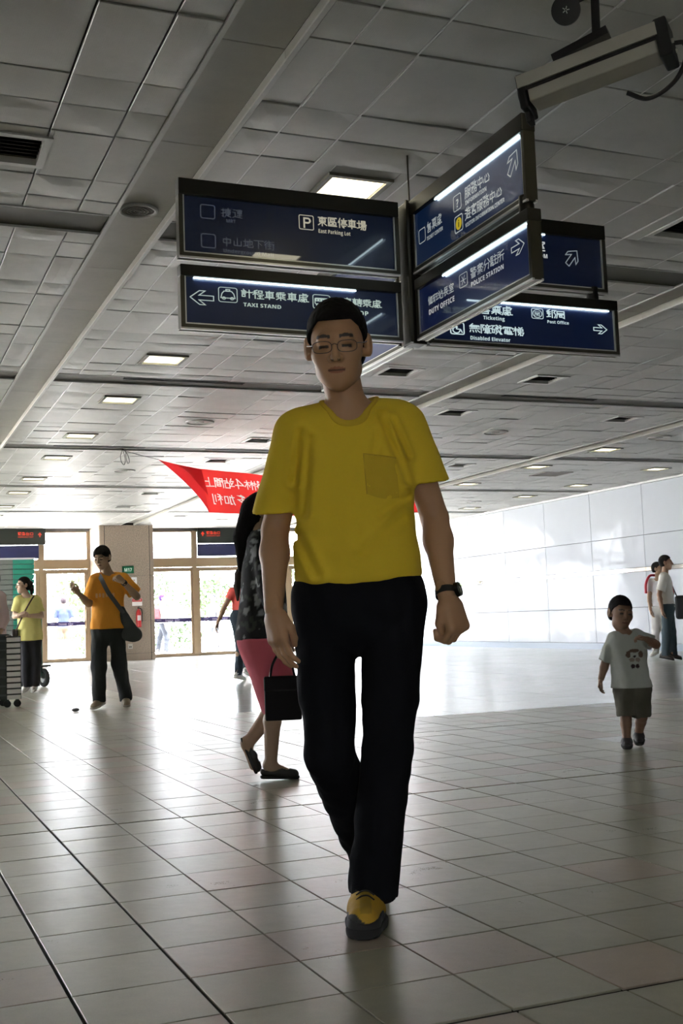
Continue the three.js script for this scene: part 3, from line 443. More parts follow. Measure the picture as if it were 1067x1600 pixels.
// ---------- hanging cross of direction signs ----------
{
  const sign = thing('direction_sign', 'cross of two-tier dark blue lit direction signs hanging from the ceiling', 'sign', [2.79, 0, -5.57]);
  const matMetal = mat(lin(0.085, 0.078, 0.058), 0.3, { metalness: 0.6 });
  const matMetalDark = mat(lin(0.03, 0.027, 0.02), 0.4, { metalness: 0.5 });
  const matEdge = mat(lin(0.72, 0.72, 0.68), 0.3, { metalness: 0.6 });
  const faceMat = (draw, glow, bg) => new THREE.MeshPhysicalMaterial({ color: lin(0.006, 0.015, 0.06), roughness: 0.3, clearcoat: 1, clearcoatRoughness: 0.02, emissive: 0xffffff, emissiveIntensity: glow, emissiveMap: canvasTex(1200, 320, (g, w, h) => { g.fillStyle = bg; g.fillRect(0, 0, w, h); g.fillStyle = g.strokeStyle = WHITE; draw(g, w, h); }) });
  const blank = () => {};
  const iconP = (g, x, y, s) => { g.lineWidth = 5; rr_(g, x, y, s, s, 8); g.lineWidth = 10; g.beginPath(); g.moveTo(x + s * 0.35, y + s * 0.85); g.lineTo(x + s * 0.35, y + s * 0.2); g.lineTo(x + s * 0.6, y + s * 0.2); g.arc(x + s * 0.6, y + s * 0.36, s * 0.16, -1.57, 1.57); g.lineTo(x + s * 0.35, y + s * 0.52); g.stroke(); };
  const iconCar = (g, x, y, s, bus) => { g.lineWidth = 5; rr_(g, x, y, s, s, 14); g.lineWidth = 6; if (bus) { rr_(g, x + s * 0.12, y + s * 0.25, s * 0.76, s * 0.42, 6); for (let i = 0; i < 4; i++) g.strokeRect(x + s * (0.17 + 0.17 * i), y + s * 0.31, s * 0.12, s * 0.14); } else { g.beginPath(); g.moveTo(x + s * 0.12, y + s * 0.72); g.lineTo(x + s * 0.18, y + s * 0.42); g.lineTo(x + s * 0.3, y + s * 0.25); g.lineTo(x + s * 0.7, y + s * 0.25); g.lineTo(x + s * 0.82, y + s * 0.42); g.lineTo(x + s * 0.88, y + s * 0.72); g.closePath(); g.stroke(); g.strokeRect(x + s * 0.4, y + s * 0.13, s * 0.2, s * 0.1); }
    for (const q of [0.28, 0.72]) { g.beginPath(); g.arc(x + s * q, y + s * 0.74, s * 0.08, 0, 6.3); g.stroke(); } };
  const iconSq = (g, x, y, s, ch) => { g.lineWidth = 5; rr_(g, x, y, s, s, 12); if (ch) latin(g, ch, x + s * 0.34, y + s * 0.12, s * 0.75, 'bold'); };
  const DIM = '#5a6068';
  const faces = {
    leftUp: (g) => { g.fillStyle = g.strokeStyle = DIM; iconSq(g, 95, 40, 76, ''); drawText(g, '捷運', 205, 44, 54, 1.15); latin(g, 'MRT', 230, 104, 26, 'bold'); iconSq(g, 95, 205, 76, ''); drawText(g, '中山地下街', 205, 208, 56, 1.04); latin(g, 'Underground Mall', 210, 274, 28, 'bold', 280);
      g.fillStyle = g.strokeStyle = '#e8e2c8'; iconP(g, 640, 40, 82); drawText(g, '東區停車場', 746, 34, 58, 1.0, 6.5); latin(g, 'East Parking Lot', 748, 104, 32, 'bold', 190); },
    leftLow: (g) => { g.strokeStyle = g.fillStyle = '#cfe3da'; arrowShape(g, 90, 135, 125, Math.PI, 6); iconCar(g, 180, 52, 100, false); g.strokeStyle = g.fillStyle = '#d8efe2'; drawText(g, '計程車乘車處', 302, 52, 62, 1.02, 6.5); latin(g, 'TAXI STAND', 312, 140, 36, 'bold', 212); iconCar(g, 704, 52, 98, true); drawText(g, '公車轉乘處', 818, 56, 58, 1.0, 6); latin(g, 'BUS STOP', 828, 136, 44, 'bold', 200); },
    nearUp: (g) => { g.strokeStyle = g.fillStyle = '#dfe7e4'; iconSq(g, 40, 110, 80, ''); drawText(g, '售票處', 140, 96, 62, 1.02); latin(g, 'TICKET CENTER', 136, 172, 30, 'bold', 200); iconSq(g, 470, 64, 84, '?'); drawText(g, '服務中心', 600, 52, 66, 1.02, 6.5); latin(g, 'INFORMATION', 600, 124, 32, 'bold', 230);
      g.fillStyle = '#e9cf2e'; g.beginPath(); g.arc(518, 226, 34, 0, 6.3); g.fill(); g.fillStyle = '#2b3a18'; latin(g, 'i', 509, 196, 54, 'bold'); g.fillStyle = g.strokeStyle = '#dfe7e4'; rr_(g, 474, 182, 88, 88, 12); drawText(g, '遊客服務中心', 590, 172, 64, 1.02, 6); latin(g, 'VISITOR INFORMATION CENTER', 590, 246, 30, 'bold', 410); arrowShape(g, 1095, 110, 130, -0.9, 6); },
    nearLow: (g) => { g.strokeStyle = g.fillStyle = '#dfe7e4'; drawText(g, '值班站長室', 100, 84, 62, 1.02, 6); g.fillStyle = '#0a0d30'; g.fillRect(90, 160, 344, 64); g.fillStyle = '#ffffff'; latin(g, 'DUTY OFFICE', 104, 168, 50, 'bold', 315); g.fillStyle = WHITE; iconSq(g, 480, 66, 88, ''); for (let i = 0; i < 6; i++) { g.beginPath(); g.moveTo(524, 110); g.lineTo(524 + 30 * Math.cos(i * 1.047), 110 + 30 * Math.sin(i * 1.047)); g.stroke(); } drawText(g, '警察分駐所', 600, 62, 70, 1.02, 6); g.fillStyle = '#0a0d30'; g.fillRect(590, 142, 370, 54); g.fillStyle = '#eef2f6'; latin(g, 'POLICE STATION', 602, 148, 42, 'bold', 345); g.strokeStyle = '#dfe7e4'; arrowShape(g, 1085, 105, 120, 0, 7); },
    rightUp: (g) => { drawText(g, '洗室', 660, 40, 66, 1.05, 8); latin(g, 'RESTROOM', 620, 116, 38, 'bold', 190); g.fillStyle = g.strokeStyle = '#9aa6ac'; arrowShape(g, 985, 130, 120, -0.9, 6); },
    rightLow: (g) => { g.strokeStyle = g.fillStyle = '#d9f2f4'; drawText(g, '售票處', 300, 26, 70, 1.02, 8); latin(g, 'Ticketing', 320, 104, 38, 'bold', 140); g.lineWidth = 5; rr_(g, 640, 26, 76, 76, 10); g.beginPath(); g.arc(678, 64, 30, 0, 6.3); g.stroke(); drawGlyph(g, '局', 658, 44, 40, 4); drawText(g, '郵局', 740, 24, 64, 1.02, 8); latin(g, 'Post Office', 740, 100, 34, 'bold', 150); arrowShape(g, 1105, 150, 92, 0, 6);
      rr_(g, 110, 180, 84, 84, 10); g.beginPath(); g.arc(146, 234, 22, 0.2, 5); g.stroke(); g.beginPath(); g.moveTo(144, 196); g.lineTo(148, 226); g.lineTo(172, 228); g.lineTo(182, 250); g.stroke(); drawText(g, '無障礙電梯', 226, 176, 70, 1.02, 7.5); latin(g, 'Disabled Elevator', 230, 262, 40, 'bold', 260); },
    blank,
  };
  function signBox(L, h, head, face, back, tube, glow, bg, pos, ry) {
    const p = new THREE.Group(); p.name = 'sign_box'; p.position.set(...pos); p.rotation.y = ry; sign.add(p);
    const T = 0.03;
    mesh('header', rbox(L, head, 2 * T + 0.012, L / 2, h - head / 2, 0, 0.006), matMetalDark, p);
    mesh('frame', merge([box(0, 0.022, 0, h - head, -T, T), box(L - 0.022, L, 0, h - head, -T, T), box(0.022, L - 0.022, 0, 0.018, -T, T)]), matMetal, p);
    mesh('bottom_plate', box(0, L, -0.006, 0.0, -T + 0.01, T - 0.01), matMetal, p);
    mesh('bottom_trim', merge([box(0, L, -0.010, 0.0, T - 0.012, T), box(0, L, -0.010, 0.0, -T, -T + 0.012)]), matEdge, p);
    mesh('inner_edge', merge([T - 0.008, -T + 0.008].flatMap((z) => [box(0.022, L - 0.022, 0.018, 0.026, z - 0.004, z + 0.004), box(0.022, 0.030, 0.018, h - head, z - 0.004, z + 0.004), box(L - 0.030, L - 0.022, 0.018, h - head, z - 0.004, z + 0.004)])), matEdge, p);
    mesh('core', box(0.02, L - 0.02, 0.016, h - head, -T + 0.020, T - 0.020), matMetalDark, p);
    const fh = h - head - 0.022, fw = L - 0.05;
    mesh('sign_face', new THREE.PlaneGeometry(fw, fh).translate(L / 2, 0.02 + fh / 2, T - 0.014), faceMat(faces[face], glow, bg), p);
    mesh('sign_face', new THREE.PlaneGeometry(fw, fh).rotateY(Math.PI).translate(L / 2, 0.02 + fh / 2, -T + 0.014), faceMat(faces[back], glow, bg), p);
    if (tube) for (const s of [1, -1]) {
      mesh('tube_lamp', new THREE.CapsuleGeometry(0.0045, L * tube[1], 4, 8).rotateZ(Math.PI / 2).translate(L * tube[0], h - head - 0.006, s * (T - 0.006)), new THREE.MeshStandardMaterial({ color: 0xffffff, emissive: lin(0.72, 0.92, 1.0), emissiveIntensity: tube[2] }), p);
      const l = new THREE.RectAreaLight(lin(0.72, 0.92, 1.0), tube[2] * 0.55, L * tube[1], 0.008); l.position.set(L * tube[0], h - head - 0.013, s * (T - 0.005)); l.rotation.x = -Math.PI / 2; l.name = 'tube_light'; p.add(l);
    }
    return p;
  }
  const UB = 2.755, UH = 0.405, LB = 2.385, LH = 0.325, R = -Math.PI / 2;
  signBox(1.235, UH, 0.085, 'leftUp', 'blank', null, 0.36, '#01030f', [-1.32, UB, 0], 0);
  signBox(1.235, LH, 0.06, 'leftLow', 'blank', [0.42, 0.72, 5], 0.44, '#020718', [-1.32, LB, 0], 0);
  signBox(1.19, UH, 0.085, 'rightUp', 'blank', [0.35, 0.6, 4.2], 0.44, '#01020c', [0.08, UB, 0], 0);
  signBox(1.25, LH, 0.06, 'rightLow', 'blank', [0.5, 0.9, 5], 0.54, '#02061a', [0.08, LB, 0], 0);
  signBox(1.17, UH, 0.085, 'nearUp', 'blank', [0.6, 0.72, 5.6], 0.36, '#0a2040', [0.0, UB, 0.07], R);
  signBox(1.17, LH, 0.06, 'nearLow', 'blank', [0.62, 0.7, 5.6], 0.36, '#04103a', [0, LB, 0.085], R);
  signBox(1.25, UH, 0.085, 'blank', 'blank', null, 0.4, '#04103a', [0, UB, -1.335], R);
  signBox(1.25, LH, 0.06, 'blank', 'blank', null, 0.5, '#0a2050', [0, LB, -1.335], R);
  mesh('post', rbox(0.1, 0.79, 0.1, 0, 2.37 + 0.395, 0, 0.006), matMetalDark, sign);
  mesh('hanger_rod', cyl(0.005, 0.005, HC - 3.15, 0, (HC + 3.15) / 2, 0, 10), matMetal, sign);
  for (const [x, z] of [[-0.052, 0.07], [0.052, 0.07], [-0.075, -0.04]]) mesh('post_trim', box(x - 0.008, x + 0.008, 2.37, 3.16, z - 0.008, z + 0.008), matMetal, sign);
  for (const [x, z] of [[1.18, 0], [0, 1.19]]) mesh('end_clamp', merge([cyl(0.035, 0.035, 0.10, x, 2.735, z, 14)]), matMetalDark, sign);
}

// ---------- surveillance camera on its bracket ----------
{
  const P = V(2.37, 2.795, -3.245);
  const c = thing('security_camera', 'grey box surveillance camera hanging from the ceiling with looped cable', 'camera', P.toArray());
  const q = new THREE.Object3D(); q.lookAt(V(2.185, 2.755, -3.46).sub(P)); q.updateMatrix();
  const add = (name, g, m) => mesh(name, g.applyMatrix4(q.matrix), m, c);
  const shell = mat(lin(0.42, 0.41, 0.36), 0.45), black = mat(lin(0.008, 0.007, 0.009), 0.6);
  add('housing', rbox(0.105, 0.075, 0.46, 0, -0.018, 0, 0.006), shell);
  add('sunshield', merge([rbox(0.135, 0.006, 0.5, 0, 0.044, 0.01, 0.002), box(-0.0675, -0.0625, 0.0, 0.045, -0.24, 0.26), box(0.0625, 0.0675, 0.0, 0.045, -0.24, 0.26)]), shell);
  add('dark_gap', merge([box(-0.058, -0.0535, -0.012, 0.0, -0.235, 0.235), box(0.0535, 0.058, -0.012, 0.0, -0.235, 0.235)]), black);
  add('front_cap', merge([rbox(0.128, 0.13, 0.03, 0, -0.012, 0.25, 0.008), rbox(0.05, 0.05, 0.02, 0, -0.09, 0.252, 0.005)]), black);
  add('lens_window', cyl(0.036, 0.036, 0.006, 0, -0.012, 0.268, 24, 'z'), mat(lin(0.01, 0.01, 0.015), 0.05));
  add('rear_cap', rbox(0.13, 0.14, 0.045, 0, -0.012, -0.255, 0.008), black);
  for (const s of [-1, 1]) add('rear_screw', cyl(0.008, 0.008, 0.01, s * 0.04, -0.03, -0.28, 10, 'z'), shell);
  mesh('mount_rail', bar([-0.10, 0.055, -0.09], [0.03, 0.11, 0.06], 0.05, 0.03), black, c);
  mesh('bracket_arm', merge([bar([0.0, 0.09, 0.03], [0.12, 0.655, -0.12], 0.028, 0.04)]), black, c);
  mesh('ceiling_plate', cyl(0.07, 0.07, 0.02, 0.12, 0.645, -0.12, 20), black, c);
  // round adjusting knob with a star-shaped bolt, turned towards the hall
  const kn = new THREE.Group(); kn.name = 'adjusting_knob'; kn.position.set(-0.03, 0.262, -0.1); kn.lookAt(V(0, 0, 0)); c.add(kn); kn.rotation.set(0.5, -0.6, 0);
  mesh('disc', cyl(0.052, 0.052, 0.03, 0, 0, 0, 32, 'z'), black, kn);
  for (let i = 0; i < 5; i++) { const a = i * 1.2566 + 0.3; mesh('star_bolt', bar([0.003 * Math.cos(a), 0.003 * Math.sin(a), 0.017], [0.013 * Math.cos(a), 0.013 * Math.sin(a), 0.017], 0.004, 0.003), mat(lin(0.5, 0.5, 0.45), 0.4), kn); }
  mesh('knob_arm', bar([-0.03, 0.28, -0.11], [0.065, 0.33, -0.05], 0.02, 0.02), black, c);
  const e = V(0, -0.02, -0.28).applyMatrix4(q.matrix);
  mesh('cable', tube([[e.x, e.y, e.z], [e.x + 0.025, e.y - 0.005, e.z + 0.02], [e.x + 0.035, e.y - 0.06, e.z + 0.01], [e.x + 0.005, e.y - 0.13, e.z - 0.02], [e.x - 0.06, e.y - 0.17, e.z - 0.08], [e.x - 0.115, e.y - 0.14, e.z - 0.12]], 0.008, 50, 8), black, c);
}

// ---------- red banner on a rope (its lettering reads from the far side) ----------
{
  const b = thing('banner', 'red cloth banner with white reversed lettering strung under the ceiling', 'banner', [4.6, 2.9, -16.5]);
  const L = 3.6, top = (x) => 0.27 - 0.06 * Math.min(1, x) - 0.03 * x / L * 2, bot = (x) => -0.37 - 0.06 * Math.sin(Math.PI * cl(x / L)) ;
  const tex = canvasTex(2048, 376, (g, w, h) => { g.fillStyle = '#f23a38'; g.fillRect(0, 0, w, h); g.strokeStyle = '#f6e9e6'; g.fillStyle = '#f6e9e6';
    const sx = 2048 / L, put = (ch, x, y, s) => { g.save(); g.translate(x * sx + s / 2, y); g.scale(-1, 1); drawGlyph(g, ch, -s / 2, 0, s, s * 0.1); g.restore(); };
    [...'上間站4林樹'].forEach((ch, i) => put(ch, 0.02 + i * 0.158, 62, 88)); [...'利加多客'].forEach((ch, i) => put(ch, 0.10 + i * 0.185, 206, 94));
    [...'站客車林間多'].forEach((ch, i) => { put(ch, 1.1 + i * 0.2, 62, 88); put(ch, 1.0 + i * 0.22, 206, 94); }); });
  const cloth = new THREE.MeshPhysicalMaterial({ map: tex, roughness: 1, transmission: 0.6, thickness: 0, side: THREE.DoubleSide });
  const plain = new THREE.MeshPhysicalMaterial({ color: lin(0.78, 0.03, 0.035), roughness: 1, transmission: 0.5, thickness: 0, side: THREE.DoubleSide });
  const grid = (fn, n, m) => { const P = [], U = [], I = []; for (let j = 0; j <= m; j++) for (let i = 0; i <= n; i++) { const [p, u] = fn(i / n, j / m); P.push(...p); U.push(...u); } for (let j = 0; j < m; j++) for (let i = 0; i < n; i++) { const a = j * (n + 1) + i; I.push(a, a + n + 1, a + 1, a + 1, a + n + 1, a + n + 2); } const g = new THREE.BufferGeometry(); g.setAttribute('position', new THREE.Float32BufferAttribute(P, 3)); g.setAttribute('uv', new THREE.Float32BufferAttribute(U, 2)); g.setIndex(I); g.computeVertexNormals(); return g; };
  const wave = (x, y) => 0.03 * Math.sin(x * 3 + y * 2) + 0.015 * Math.sin(x * 9 + 1.3);
  mesh('cloth', grid((u, v) => { const x = u * L + 0.13 * v * (1 - u); const y = top(x) * (1 - v) + bot(x) * v; return [[x, y, wave(x, y)], [u, 1 - v]]; }, 60, 10), cloth, b);
  mesh('folded_corner', grid((u, v) => { const a = 1 - u; const x0 = 0 - 0.61 * a + 0.13 * v * u, y0 = (top(0) + (0.40 - top(0)) * a), y1 = bot(0) * u + 0.40 * a; const y = y0 * (1 - v) + y1 * v - 0.05 * Math.sin(Math.PI * v) * 0; return [[x0 + 0.14 * v * u * a * 2, y, wave(x0, y) + 0.05 * Math.sin(Math.PI * u) * (v - 0.3)], [0.02, 0.5]]; }, 24, 12), plain, b);
  mesh('folded_flap', grid((u, v) => { const x = -0.34 + 0.36 * u + 0.1 * v, y = 0.30 - 0.04 * u - v * (0.34 * u + 0.05); return [[x, y, 0.05 + 0.02 * Math.sin(u * 4)], [0.02, 0.5]]; }, 12, 8), plain, b);
  mesh('rope', tube([[-0.61, 0.40, 0], [-0.9, 0.47, -0.03], [-1.18, 0.555, -0.06]], 0.004, 16, 6), mat(lin(0.25, 0.24, 0.22), 0.8), b);
  mesh('rope', tube([[L, 0.16, 0], [L + 0.4, 0.36, -0.03], [L + 0.8, 0.55, -0.06]], 0.004, 16, 6), mat(lin(0.25, 0.24, 0.22), 0.8), b);
  const w = thing('wire_loop', 'thin wire loops dangling from the dark ceiling strip beside the banner rope', 'wire', [3.46, HC, -16.5]);
  mesh('loop', tube([[0, 0.0, 0], [-0.03, -0.1, 0], [-0.025, -0.2, 0.02], [0.01, -0.24, 0.02], [0.035, -0.18, 0], [0.02, -0.08, 0], [0.0, 0, 0]], 0.004, 40, 6), mat(lin(0.05, 0.05, 0.05), 0.7), w);
  mesh('loop', tube([[0.0, 0.0, 0], [0.06, -0.08, 0.02], [0.09, -0.19, 0.02], [0.07, -0.22, 0.02], [0.05, -0.15, 0], [0.04, -0.04, 0]], 0.004, 40, 6), mat(lin(0.05, 0.05, 0.05), 0.7), w);
}

// ---------- green kiosk, hand trolley, slatted cart ----------
{
  const k = thing('kiosk', 'grey and green slatted kiosk behind the girl in the yellow polo', 'kiosk', [2.9, 0, -27.5]);
  mesh('body', box(-1.2, 0.72, 0, 2.5, -1.2, -0.05), mat(lin(0.05, 0.06, 0.055), 0.7), k);
  const gm = mat(lin(0.015, 0.20, 0.135), 0.45), gy = mat(lin(0.13, 0.14, 0.125), 0.5);
  for (let i = 0; i < 21; i++) { const y = 0.06 + i * 0.117; mesh('slat', rbox(1.45, 0.105, 0.03, -0.46, y + 0.05, -0.035, 0.008), gy, k); mesh('slat', rbox(0.48, 0.105, 0.03, 0.51, y + 0.05, -0.03, 0.008), gm, k); }
  mesh('cornice', box(-1.2, 0.76, 2.5, 2.54, -1.2, 0.0), mat(lin(0.5, 0.5, 0.5), 0.5), k);
  const t = thing('hand_trolley', 'green hand trolley with black rubber wheels behind the girl in yellow', 'trolley', [2.47, 0, -18.25]);
  const green = mat(lin(0.01, 0.10, 0.065), 0.4), rub = mat(lin(0.012, 0.014, 0.013), 0.8);
  for (const x of [-0.16, 0.035]) mesh('upright', rbox(0.06, 0.9, 0.04, x, 0.62, -0.03, 0.012), green, t);
  for (const y of [0.4, 0.62, 0.84, 1.04]) mesh('crossbar', rbox(0.2, 0.035, 0.025, -0.06, y, -0.03, 0.01), green, t);
  mesh('back_panel', box(-0.14, 0.02, 0.3, 1.04, -0.045, -0.035), green, t);
  mesh('toe_plate', rbox(0.34, 0.03, 0.22, 0.0, 0.325, 0.04, 0.008), mat(lin(0.05, 0.05, 0.05), 0.5), t);
  mesh('axle', cyl(0.012, 0.012, 0.3, -0.06, 0.142, 0, 10, 'x'), mat(lin(0.3, 0.3, 0.3), 0.4, { metalness: 0.8 }), t);
  mesh('axle_bracket', merge([box(-0.1, -0.06, 0.14, 0.33, -0.03, 0.01), box(0.0, 0.03, 0.14, 0.33, -0.03, 0.01)]), green, t);
  for (const x of [-0.2, 0.08]) { const wl = new THREE.Group(); wl.name = 'wheel'; wl.position.set(x, 0.142, 0); wl.rotation.y = 0.38; t.add(wl); mesh('tyre', new THREE.TorusGeometry(0.108, 0.034, 12, 28).rotateY(Math.PI / 2), rub, wl); mesh('hub', cyl(0.075, 0.075, 0.05, 0, 0, 0, 20, 'x'), mat(lin(0.12, 0.13, 0.12), 0.5), wl); }
  const c = thing('slatted_cart', 'dark wheeled crate cart with white slatted side at the picture edge', 'cart', [1.40, 0, -13.95], -0.05);
  c.userData.label = 'dark wheeled crate cart with white slatted side beside the girl in yellow';
  const dk = mat(lin(0.03, 0.04, 0.036), 0.6), wh = mat(lin(0.8, 0.8, 0.8), 0.5);
  mesh('crate_body', rbox(0.56, 0.74, 0.34, -0.16, 0.46, -0.19, 0.012), dk, c);
  for (let i = 0; i < 7; i++) mesh('rib', rbox(0.56, 0.02, 0.012, -0.16, 0.14 + i * 0.105, -0.016, 0.004), mat(lin(0.06, 0.075, 0.07), 0.5), c);
  mesh('rim', rbox(0.6, 0.02, 0.4, -0.14, 0.835, -0.17, 0.008), dk, c);
  for (let i = 0; i < 11; i++) { const y = 0.115 + i * 0.0665; const g = rbox(0.155, 0.049, 0.02, 0.205, y, -0.015 - 0.0, 0.006); mesh('slat', g, wh, c); }
  mesh('slat_frame', merge([box(0.12, 0.29, 0.09, 0.82, -0.06, -0.03)]), dk, c);
  for (const [x, z] of [[0.13, -0.03], [0.245, -0.06], [-0.3, -0.05], [-0.3, -0.33], [0.1, -0.33]]) { mesh('caster', cyl(0.042, 0.042, 0.03, x, 0.042, z, 18, 'z'), mat(lin(0.01, 0.01, 0.01), 0.7), c); mesh('caster_fork', box(x - 0.02, x + 0.02, 0.06, 0.1, z - 0.015, z + 0.015), dk, c); }
  const s = thing('floor_scrap', 'small crumpled scrap on the floor beside the man in the orange shirt', 'litter', [2.087, 0, -12.616]);
  mesh('scrap', new THREE.IcosahedronGeometry(0.035, 1).scale(1.2, 0.6, 0.8).translate(0, 0.02, 0), mat(lin(0.25, 0.24, 0.22), 0.9), s);
}

// ---------- figures: smooth joined limbs meshed from a distance field ----------
const rc = (a, b, ra, rb, k = 0.02, flat = null, sub = false) => ({ a, b, ra, rb, k, flat, sub });
const ball = (c, r, k = 0.02, sub = false) => ({ a: c, b: c, ra: r, rb: r, k, flat: null, sub });
const ell = (c, r, k = 0.02, sub = false) => ({ c, r, k, sub });
function sdfGeo(prims, { cell = 0.01, cuts = [], disp = null, color = null, cutK = 0 } = {}) {
  const lo = [1e9, 1e9, 1e9], hi = [-1e9, -1e9, -1e9], mg = 2.5 * cell;
  const Q = prims.map((p) => {
    const q = { k: p.k, sub: p.sub, e: !!p.c, cut: p.cut };
    if (p.c) { q.cx = p.c[0]; q.cy = p.c[1]; q.cz = p.c[2]; [q.rx, q.ry, q.rz] = p.r; q.rm = Math.min(...p.r); q.b = [0, 1, 2].flatMap((i) => [p.c[i] - p.r[i] - p.k - mg, p.c[i] + p.r[i] + p.k + mg]); }
    else {
      q.f = p.flat ? { x: p.flat[0], y: 0, z: p.flat[1], s: 1 / p.flat[2] - 1 } : null;
      const st = (v) => { if (!q.f) return v; const d = (v[0] * q.f.x + v[2] * q.f.z) * q.f.s; return [v[0] + q.f.x * d, v[1], v[2] + q.f.z * d]; };
      q.A = st(p.a); q.B = st(p.b); q.ba = [0, 1, 2].map((i) => q.B[i] - q.A[i]); q.l2 = q.ba.reduce((s, v) => s + v * v, 0) || 1e-9; q.ra = p.ra; q.rb = p.rb;
      const r = Math.max(p.ra, p.rb) + p.k + mg; q.b = [0, 1, 2].flatMap((i) => [Math.min(p.a[i], p.b[i]) - r, Math.max(p.a[i], p.b[i]) + r]);
    }
    if (!p.sub) for (let i = 0; i < 3; i++) { lo[i] = Math.min(lo[i], q.b[2 * i]); hi[i] = Math.max(hi[i], q.b[2 * i + 1]); }
    return q;
  });
  const n = [0, 1, 2].map((i) => Math.ceil((hi[i] - lo[i]) / cell) + 1), [nx, ny, nzz] = n, D = new Float32Array(nx * ny * nzz).fill(0.2);
  const hit = new Uint8Array(D.length);
  for (const q of Q) { // each limb only over its own part of the grid
    const r = [0, 1, 2].map((i) => [Math.max(0, Math.floor((q.b[2 * i] - lo[i]) / cell)), Math.min(n[i] - 1, Math.ceil((q.b[2 * i + 1] - lo[i]) / cell))]);
    for (let z = r[2][0]; z <= r[2][1]; z++) for (let y = r[1][0]; y <= r[1][1]; y++) for (let x = r[0][0]; x <= r[0][1]; x++) {
      let px = lo[0] + x * cell, py = lo[1] + y * cell, pz = lo[2] + z * cell, d; const o = (z * ny + y) * nx + x;
      if (q.e) { const a = (px - q.cx) / q.rx, b = (py - q.cy) / q.ry, c = (pz - q.cz) / q.rz, k0 = Math.sqrt(a * a + b * b + c * c); const a2 = a / q.rx, b2 = b / q.ry, c2 = c / q.rz, k1 = Math.sqrt(a2 * a2 + b2 * b2 + c2 * c2); d = k1 > 1e-9 ? k0 * (k0 - 1) / k1 : -q.rm; }
      else {
        if (q.f) { const t = (px * q.f.x + pz * q.f.z) * q.f.s; px += q.f.x * t; pz += q.f.z * t; }
        const ax = px - q.A[0], ay = py - q.A[1], az = pz - q.A[2]; let h = (ax * q.ba[0] + ay * q.ba[1] + az * q.ba[2]) / q.l2; h = h < 0 ? 0 : h > 1 ? 1 : h;
        const dx = ax - q.ba[0] * h, dy = ay - q.ba[1] * h, dz = az - q.ba[2] * h; d = Math.sqrt(dx * dx + dy * dy + dz * dz) - (q.ra + (q.rb - q.ra) * h);
      }
      if (q.cut) d = Math.max(d, q.cut(lo[0] + x * cell, py, lo[2] + z * cell));
      const e = D[o], k = q.k;
      if (q.sub) { const m = -d, hh = Math.max(k - Math.abs(e - m), 0) / (k || 1); D[o] = Math.max(e, m) + hh * hh * k / 4; }
      else { const hh = Math.max(k - Math.abs(e - d), 0) / (k || 1); D[o] = Math.min(e, d) - hh * hh * k / 4; }
    }
  }
  if (disp || cuts.length) for (let z = 0; z < nzz; z++) for (let y = 0; y < ny; y++) for (let x = 0; x < nx; x++) {
    const o = (z * ny + y) * nx + x; let d = D[o]; if (d > 0.06) continue; const px = lo[0] + x * cell, py = lo[1] + y * cell, pz = lo[2] + z * cell;
    if (disp && d > -0.05) d += disp(px, py, pz);
    for (const c of cuts) { const m = c(px, py, pz); const k = cutK, hh = k ? Math.max(k - Math.abs(d - m), 0) / k : 0; d = Math.max(d, m) + hh * hh * k / 4; }
    D[o] = d;
  }
  // surface nets
  const idx = new Int32Array(D.length).fill(-1), P = [], I = []; const st = [1, nx, nx * ny];
  for (let z = 0; z < nzz - 1; z++) for (let y = 0; y < ny - 1; y++) for (let x = 0; x < nx - 1; x++) {
    const o = (z * ny + y) * nx + x; let m = 0; for (let c = 0; c < 8; c++) if (D[o + (c & 1) + (c >> 1 & 1) * nx + (c >> 2) * st[2]] < 0) m |= 1 << c;
    if (m === 0 || m === 255) continue; let sx = 0, sy = 0, sz = 0, cnt = 0;
    for (let c = 0; c < 8; c++) for (const b of [1, 2, 4]) { if (c & b) continue; const c2 = c | b; if (((m >> c) & 1) === ((m >> c2) & 1)) continue; const d0 = D[o + (c & 1) + (c >> 1 & 1) * nx + (c >> 2) * st[2]], d1 = D[o + (c2 & 1) + (c2 >> 1 & 1) * nx + (c2 >> 2) * st[2]], t = d0 / (d0 - d1); sx += (c & 1) + (b === 1 ? t : 0); sy += (c >> 1 & 1) + (b === 2 ? t : 0); sz += (c >> 2) + (b === 4 ? t : 0); cnt++; }
    idx[o] = P.length / 3; P.push(lo[0] + (x + sx / cnt) * cell, lo[1] + (y + sy / cnt) * cell, lo[2] + (z + sz / cnt) * cell);
  }
  for (let z = 1; z < nzz - 1; z++) for (let y = 1; y < ny - 1; y++) for (let x = 1; x < nx - 1; x++) {
    const o = (z * ny + y) * nx + x, s = D[o] < 0;
    for (let a = 0; a < 3; a++) { if (s === (D[o + st[a]] < 0)) continue; const u = st[(a + 1) % 3], v = st[(a + 2) % 3]; const q = [idx[o - u - v], idx[o - v], idx[o], idx[o - u]]; if (q.some((i) => i < 0)) continue; if (s) I.push(q[0], q[1], q[2], q[0], q[2], q[3]); else I.push(q[0], q[2], q[1], q[0], q[3], q[2]); }
  }
  const g = new THREE.BufferGeometry(); g.setAttribute('position', new THREE.Float32BufferAttribute(P, 3)); g.setIndex(I); g.computeVertexNormals();
  if (color) { const C = []; for (let i = 0; i < P.length; i += 3) C.push(...color(P[i], P[i + 1], P[i + 2])); g.setAttribute('color', new THREE.Float32BufferAttribute(C, 3)); }
  return g;
}
const addv = (a, b, t = 1) => [a[0] + b[0] * t, a[1] + b[1] * t, a[2] + b[2] * t];
const mixv = (a, b, t) => [a[0] + (b[0] - a[0]) * t, a[1] + (b[1] - a[1]) * t, a[2] + (b[2] - a[2]) * t];
const subv = (a, b) => [a[0] - b[0], a[1] - b[1], a[2] - b[2]];
